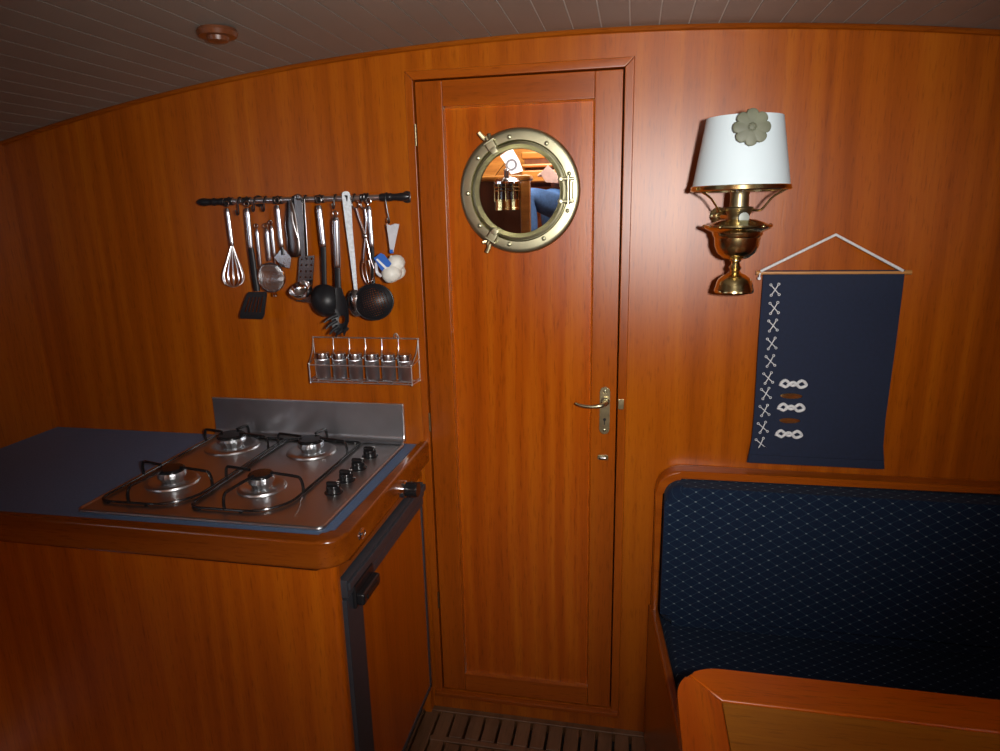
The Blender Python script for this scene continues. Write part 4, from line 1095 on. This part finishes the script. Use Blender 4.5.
# brass cabin heater hung on the cabinet front
hc = V(507, 195, v0 - .09); hr = abs(V(494, 195, v0 - .09).x - V(519, 195, v0 - .09).x) / 2
h1, h0 = V(507, 184, v0 - .09).z, V(507, 210, v0 - .09).z
hy = yf + .09 + .002
HT = root('cabin_lantern', 'round brass lantern with windowed sides, reflected in the porthole', 'lantern', (hc.x, hy, h0))
bm = BM(); lathe(bm, [(0, h0), (hr, h0), (hr, h0 + .012), (hr * .96, h0 + .014), (hr * .96, h0 + .05), (hr, h0 + .052), (hr, h0 + .06), (hr * .7, h0 + .06), (hr * .7, h0 + .0605)], (hc.x, hy, 0), seg=40); mesh('burner_bowl', bm, M['brass'], HT)
bm = BM(); lathe(bm, [(hr * .9, h0 + .058), (hr * .9, h1), (hr * .86, h1), (hr * .86, h0 + .058)], (hc.x, hy, 0), seg=40); mesh('glass', bm, M['dark_steel'], HT)
for k in range(10):
    a_ = 2 * PI * k / 10 + .2
    bm = BM(); tube(bm, [(hc.x + hr * .97 * math.cos(a_), hy + hr * .97 * math.sin(a_), h0 + .05), (hc.x + hr * .97 * math.cos(a_), hy + hr * .97 * math.sin(a_), h1 + .004)], .005, 8); mesh('guard_rod', bm, M['brass'], HT)
for zz in (h0 + .11, h1 - .02):
    bm = BM(); tube(bm, circle((hc.x, hy, zz), hr * .98, 'z', 36), .0045, 8, True); mesh('guard_ring', bm, M['brass'], HT)
bm = BM(); lathe(bm, [(hr * 1.02, h1), (hr * 1.04, h1 + .012), (hr * .85, h1 + .030), (hr * .4, h1 + .040), (hr * .22, h1 + .044), (hr * .22, h1 + .075), (hr * .30, h1 + .080), (0, h1 + .09)], (hc.x, hy, 0), seg=40); mesh('hood', bm, M['chrome'], HT, label='silvery domed hood')
# papers leaning on the cabinet top
tz_ = V(505, 175.5, v0).z
pp = [V(500, 156, v0 + .12), V(512, 148, v0 + .12), V(519, 160, v0 + .1), V(523, 171, v0 + .02), V(511, 174.5, v0 + .02), V(507, 166, v0 + .06)]
bm = BM(); prism(bm, pp, (0, -.003, 0))
ch = mesh('paper_sheet', bm, M['paper']); tag(ch, 'white folded paper on the cabinet top, reflected in the porthole', 'paper')
bm = BM(); cpp = V(513, 165.5, v0 + .03)
lathe(bm, [(.036, 0), (.036, .002), (.022, .002), (.022, 0), (.036, 0)], cpp + Vector((0, .055, 0)), (0, 1, .2), 24); mk = mesh('printed_ring', bm, plain('pale_grey_print', (.45, .48, .55), .6), ch)
# bookcase side at the left and the stepped coamings on the right
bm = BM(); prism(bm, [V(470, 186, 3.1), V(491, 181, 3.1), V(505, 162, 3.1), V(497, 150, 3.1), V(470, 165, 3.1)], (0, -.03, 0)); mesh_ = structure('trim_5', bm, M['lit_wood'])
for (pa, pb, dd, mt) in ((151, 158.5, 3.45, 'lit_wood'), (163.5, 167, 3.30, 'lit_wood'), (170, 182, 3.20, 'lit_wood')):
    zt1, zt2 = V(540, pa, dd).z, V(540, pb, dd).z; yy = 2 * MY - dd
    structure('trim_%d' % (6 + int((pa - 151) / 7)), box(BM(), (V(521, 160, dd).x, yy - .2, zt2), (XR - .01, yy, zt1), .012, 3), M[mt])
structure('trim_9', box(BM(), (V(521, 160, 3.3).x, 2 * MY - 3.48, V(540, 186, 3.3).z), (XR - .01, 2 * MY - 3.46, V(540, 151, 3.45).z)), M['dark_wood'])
# helmsman's bench
bz_ = V(560, 226, 3.15).z
bs = root('bench', 'pale varnished bench under the seated person, reflected in the porthole', 'bench', (.3, -3.0, .82))
mesh('seat_board', box(BM(), (.02, -3.45, bz_ - .03), (.62, -2.98, bz_), .008), M['lit_wood'], bs)
for xx in (.06, .55): mesh('leg', box(BM(), (xx, -3.42, .821), (xx + .04, -3.02, bz_ - .03), .004), M['lit_wood'], bs)

# person sitting on the bench: one continuous skin, clothes as children
def skin_body(name, verts, edges, radii, mat, parent, rootv=0, sub=2):
    me = bpy.data.meshes.new(name); me.from_pydata([Vector(v) for v in verts], edges, [])
    o = bpy.data.objects.new(name, me); COL.objects.link(o)
    md = o.modifiers.new('skin', 'SKIN'); md.use_smooth_shade = True
    sd_ = o.modifiers.new('sub', 'SUBSURF'); sd_.levels = sub; sd_.render_levels = sub
    for i, r in enumerate(radii): me.skin_vertices[0].data[i].radius = r if isinstance(r, tuple) else (r, r); me.skin_vertices[0].data[i].use_root = (i == rootv)
    dg = bpy.context.evaluated_depsgraph_get(); ev = o.evaluated_get(dg)
    m2 = bpy.data.meshes.new_from_object(ev); m2.name = name
    o.modifiers.clear(); o.data = m2
    m2.materials.append(mat)
    for p_ in m2.polygons: p_.use_smooth = True
    if parent is not None:
        o.parent = parent; o.location = -ORG[parent]
    return o
hipR = V(572, 214, 3.12); kneR = V(527, 195, 2.98); ankR = V(530, 240, 2.96)
hipR.z = bz_ + .088
pel = hipR + Vector((.03, -.09, .02)); 
hipL = pel + Vector((.03, -.09, -.02)); kneL = kneR + Vector((.10, -.28, .02)); ankL = ankR + Vector((.12, -.26, 0))
PR = root('person', 'seated person in blue jeans and navy jacket, partly seen reflected in the porthole', 'person', (pel.x, pel.y, .82))
che = pel + Vector((.06, 0, .34)); nek = che + Vector((.01, 0, .17)); hed = nek + Vector((-.01, .01, .13))
shR = che + Vector((.0, .17, .10)); shL = che + Vector((.0, -.17, .10))
elR = V(560, 183, 2.55); elR = Vector((shR.x - .06, shR.y + .09, shR.z - .26)); haR = V(549, 176, 2.95)
elL = shL + Vector((-.05, -.06, -.27)); haL = elL + Vector((-.22, .08, .02))
foR = ankR + Vector((-.16, .02, -.05)); foL = ankL + Vector((-.16, .0, -.05))
V_ = [pel, pel.lerp(che, .5), che, nek, hed, hed + Vector((0, 0, .10)), shR, elR, haR, shL, elL, haL, hipR, kneR, ankR, foR, hipL, kneL, ankL, foL]
E_ = [(0, 1), (1, 2), (2, 3), (3, 4), (4, 5), (2, 6), (6, 7), (7, 8), (2, 9), (9, 10), (10, 11), (0, 12), (12, 13), (13, 14), (14, 15), (0, 16), (16, 17), (17, 18), (18, 19)]
R_ = [.13, .125, (.16, .12), .055, .085, .07, .06, .045, .03, .06, .045, .03, .088, .062, .042, .03, .088, .062, .042, .03]
skin_body('body', V_, E_, R_, M['skin'], PR)
skin_body('jeans', [pel + Vector((.01, 0, .06)), pel, hipR, hipR.lerp(kneR, .5), kneR, ankR, hipL, hipL.lerp(kneL, .5), kneL, ankL], [(0, 1), (1, 2), (2, 3), (3, 4), (4, 5), (1, 6), (6, 7), (7, 8), (8, 9)], [.14, .145, .105, .095, .078, .058, .105, .095, .078, .058], M['denim'], PR, 1)
skin_body('jacket', [pel + Vector((.012, 0, .06)), pel.lerp(che, .55), che, nek - Vector((0, 0, .06)), shR, elR, elR.lerp(haR, .35), shL, elL, elL.lerp(haL, .6)], [(0, 1), (1, 2), (2, 3), (2, 4), (4, 5), (5, 6), (2, 7), (7, 8), (8, 9)], [.15, .148, (.18, .14), .075, .078, .062, .052, .078, .062, .052], M['jacket'], PR, 1)
bm = BM(); blob(bm, hed + Vector((.012, -.003, .045)), (.095, .088, .085)); mesh('hair', bm, M['hair'], PR)
for k in range(5):
    sgn = (k - 2) * .018
    base = haR + Vector((-.02, sgn, .0)); bm = BM()
    tube(bm, smooth_path([base, base + Vector((-.03, sgn * .2, .012)), base + Vector((-.055 + abs(k - 2) * .006, sgn * .25, .002))], 3), [.010, .008], 8); mesh('finger', bm, M['skin'], PR)
bm = BM(); prism(bm, [V(540.2, 173.5, 2.88), V(547.8, 165, 2.88), V(557, 174, 2.84), V(558, 183, 2.84), V(546, 182.5, 2.88)], (0, -.006, 0), .001)
bo = mesh('booklet', bm, plain('pink_paper', (.78, .56, .50), .6, noise=.2, scale=30)); tag(bo, 'pale pink folded booklet in front of the navy jacket, reflected in the porthole', 'booklet')
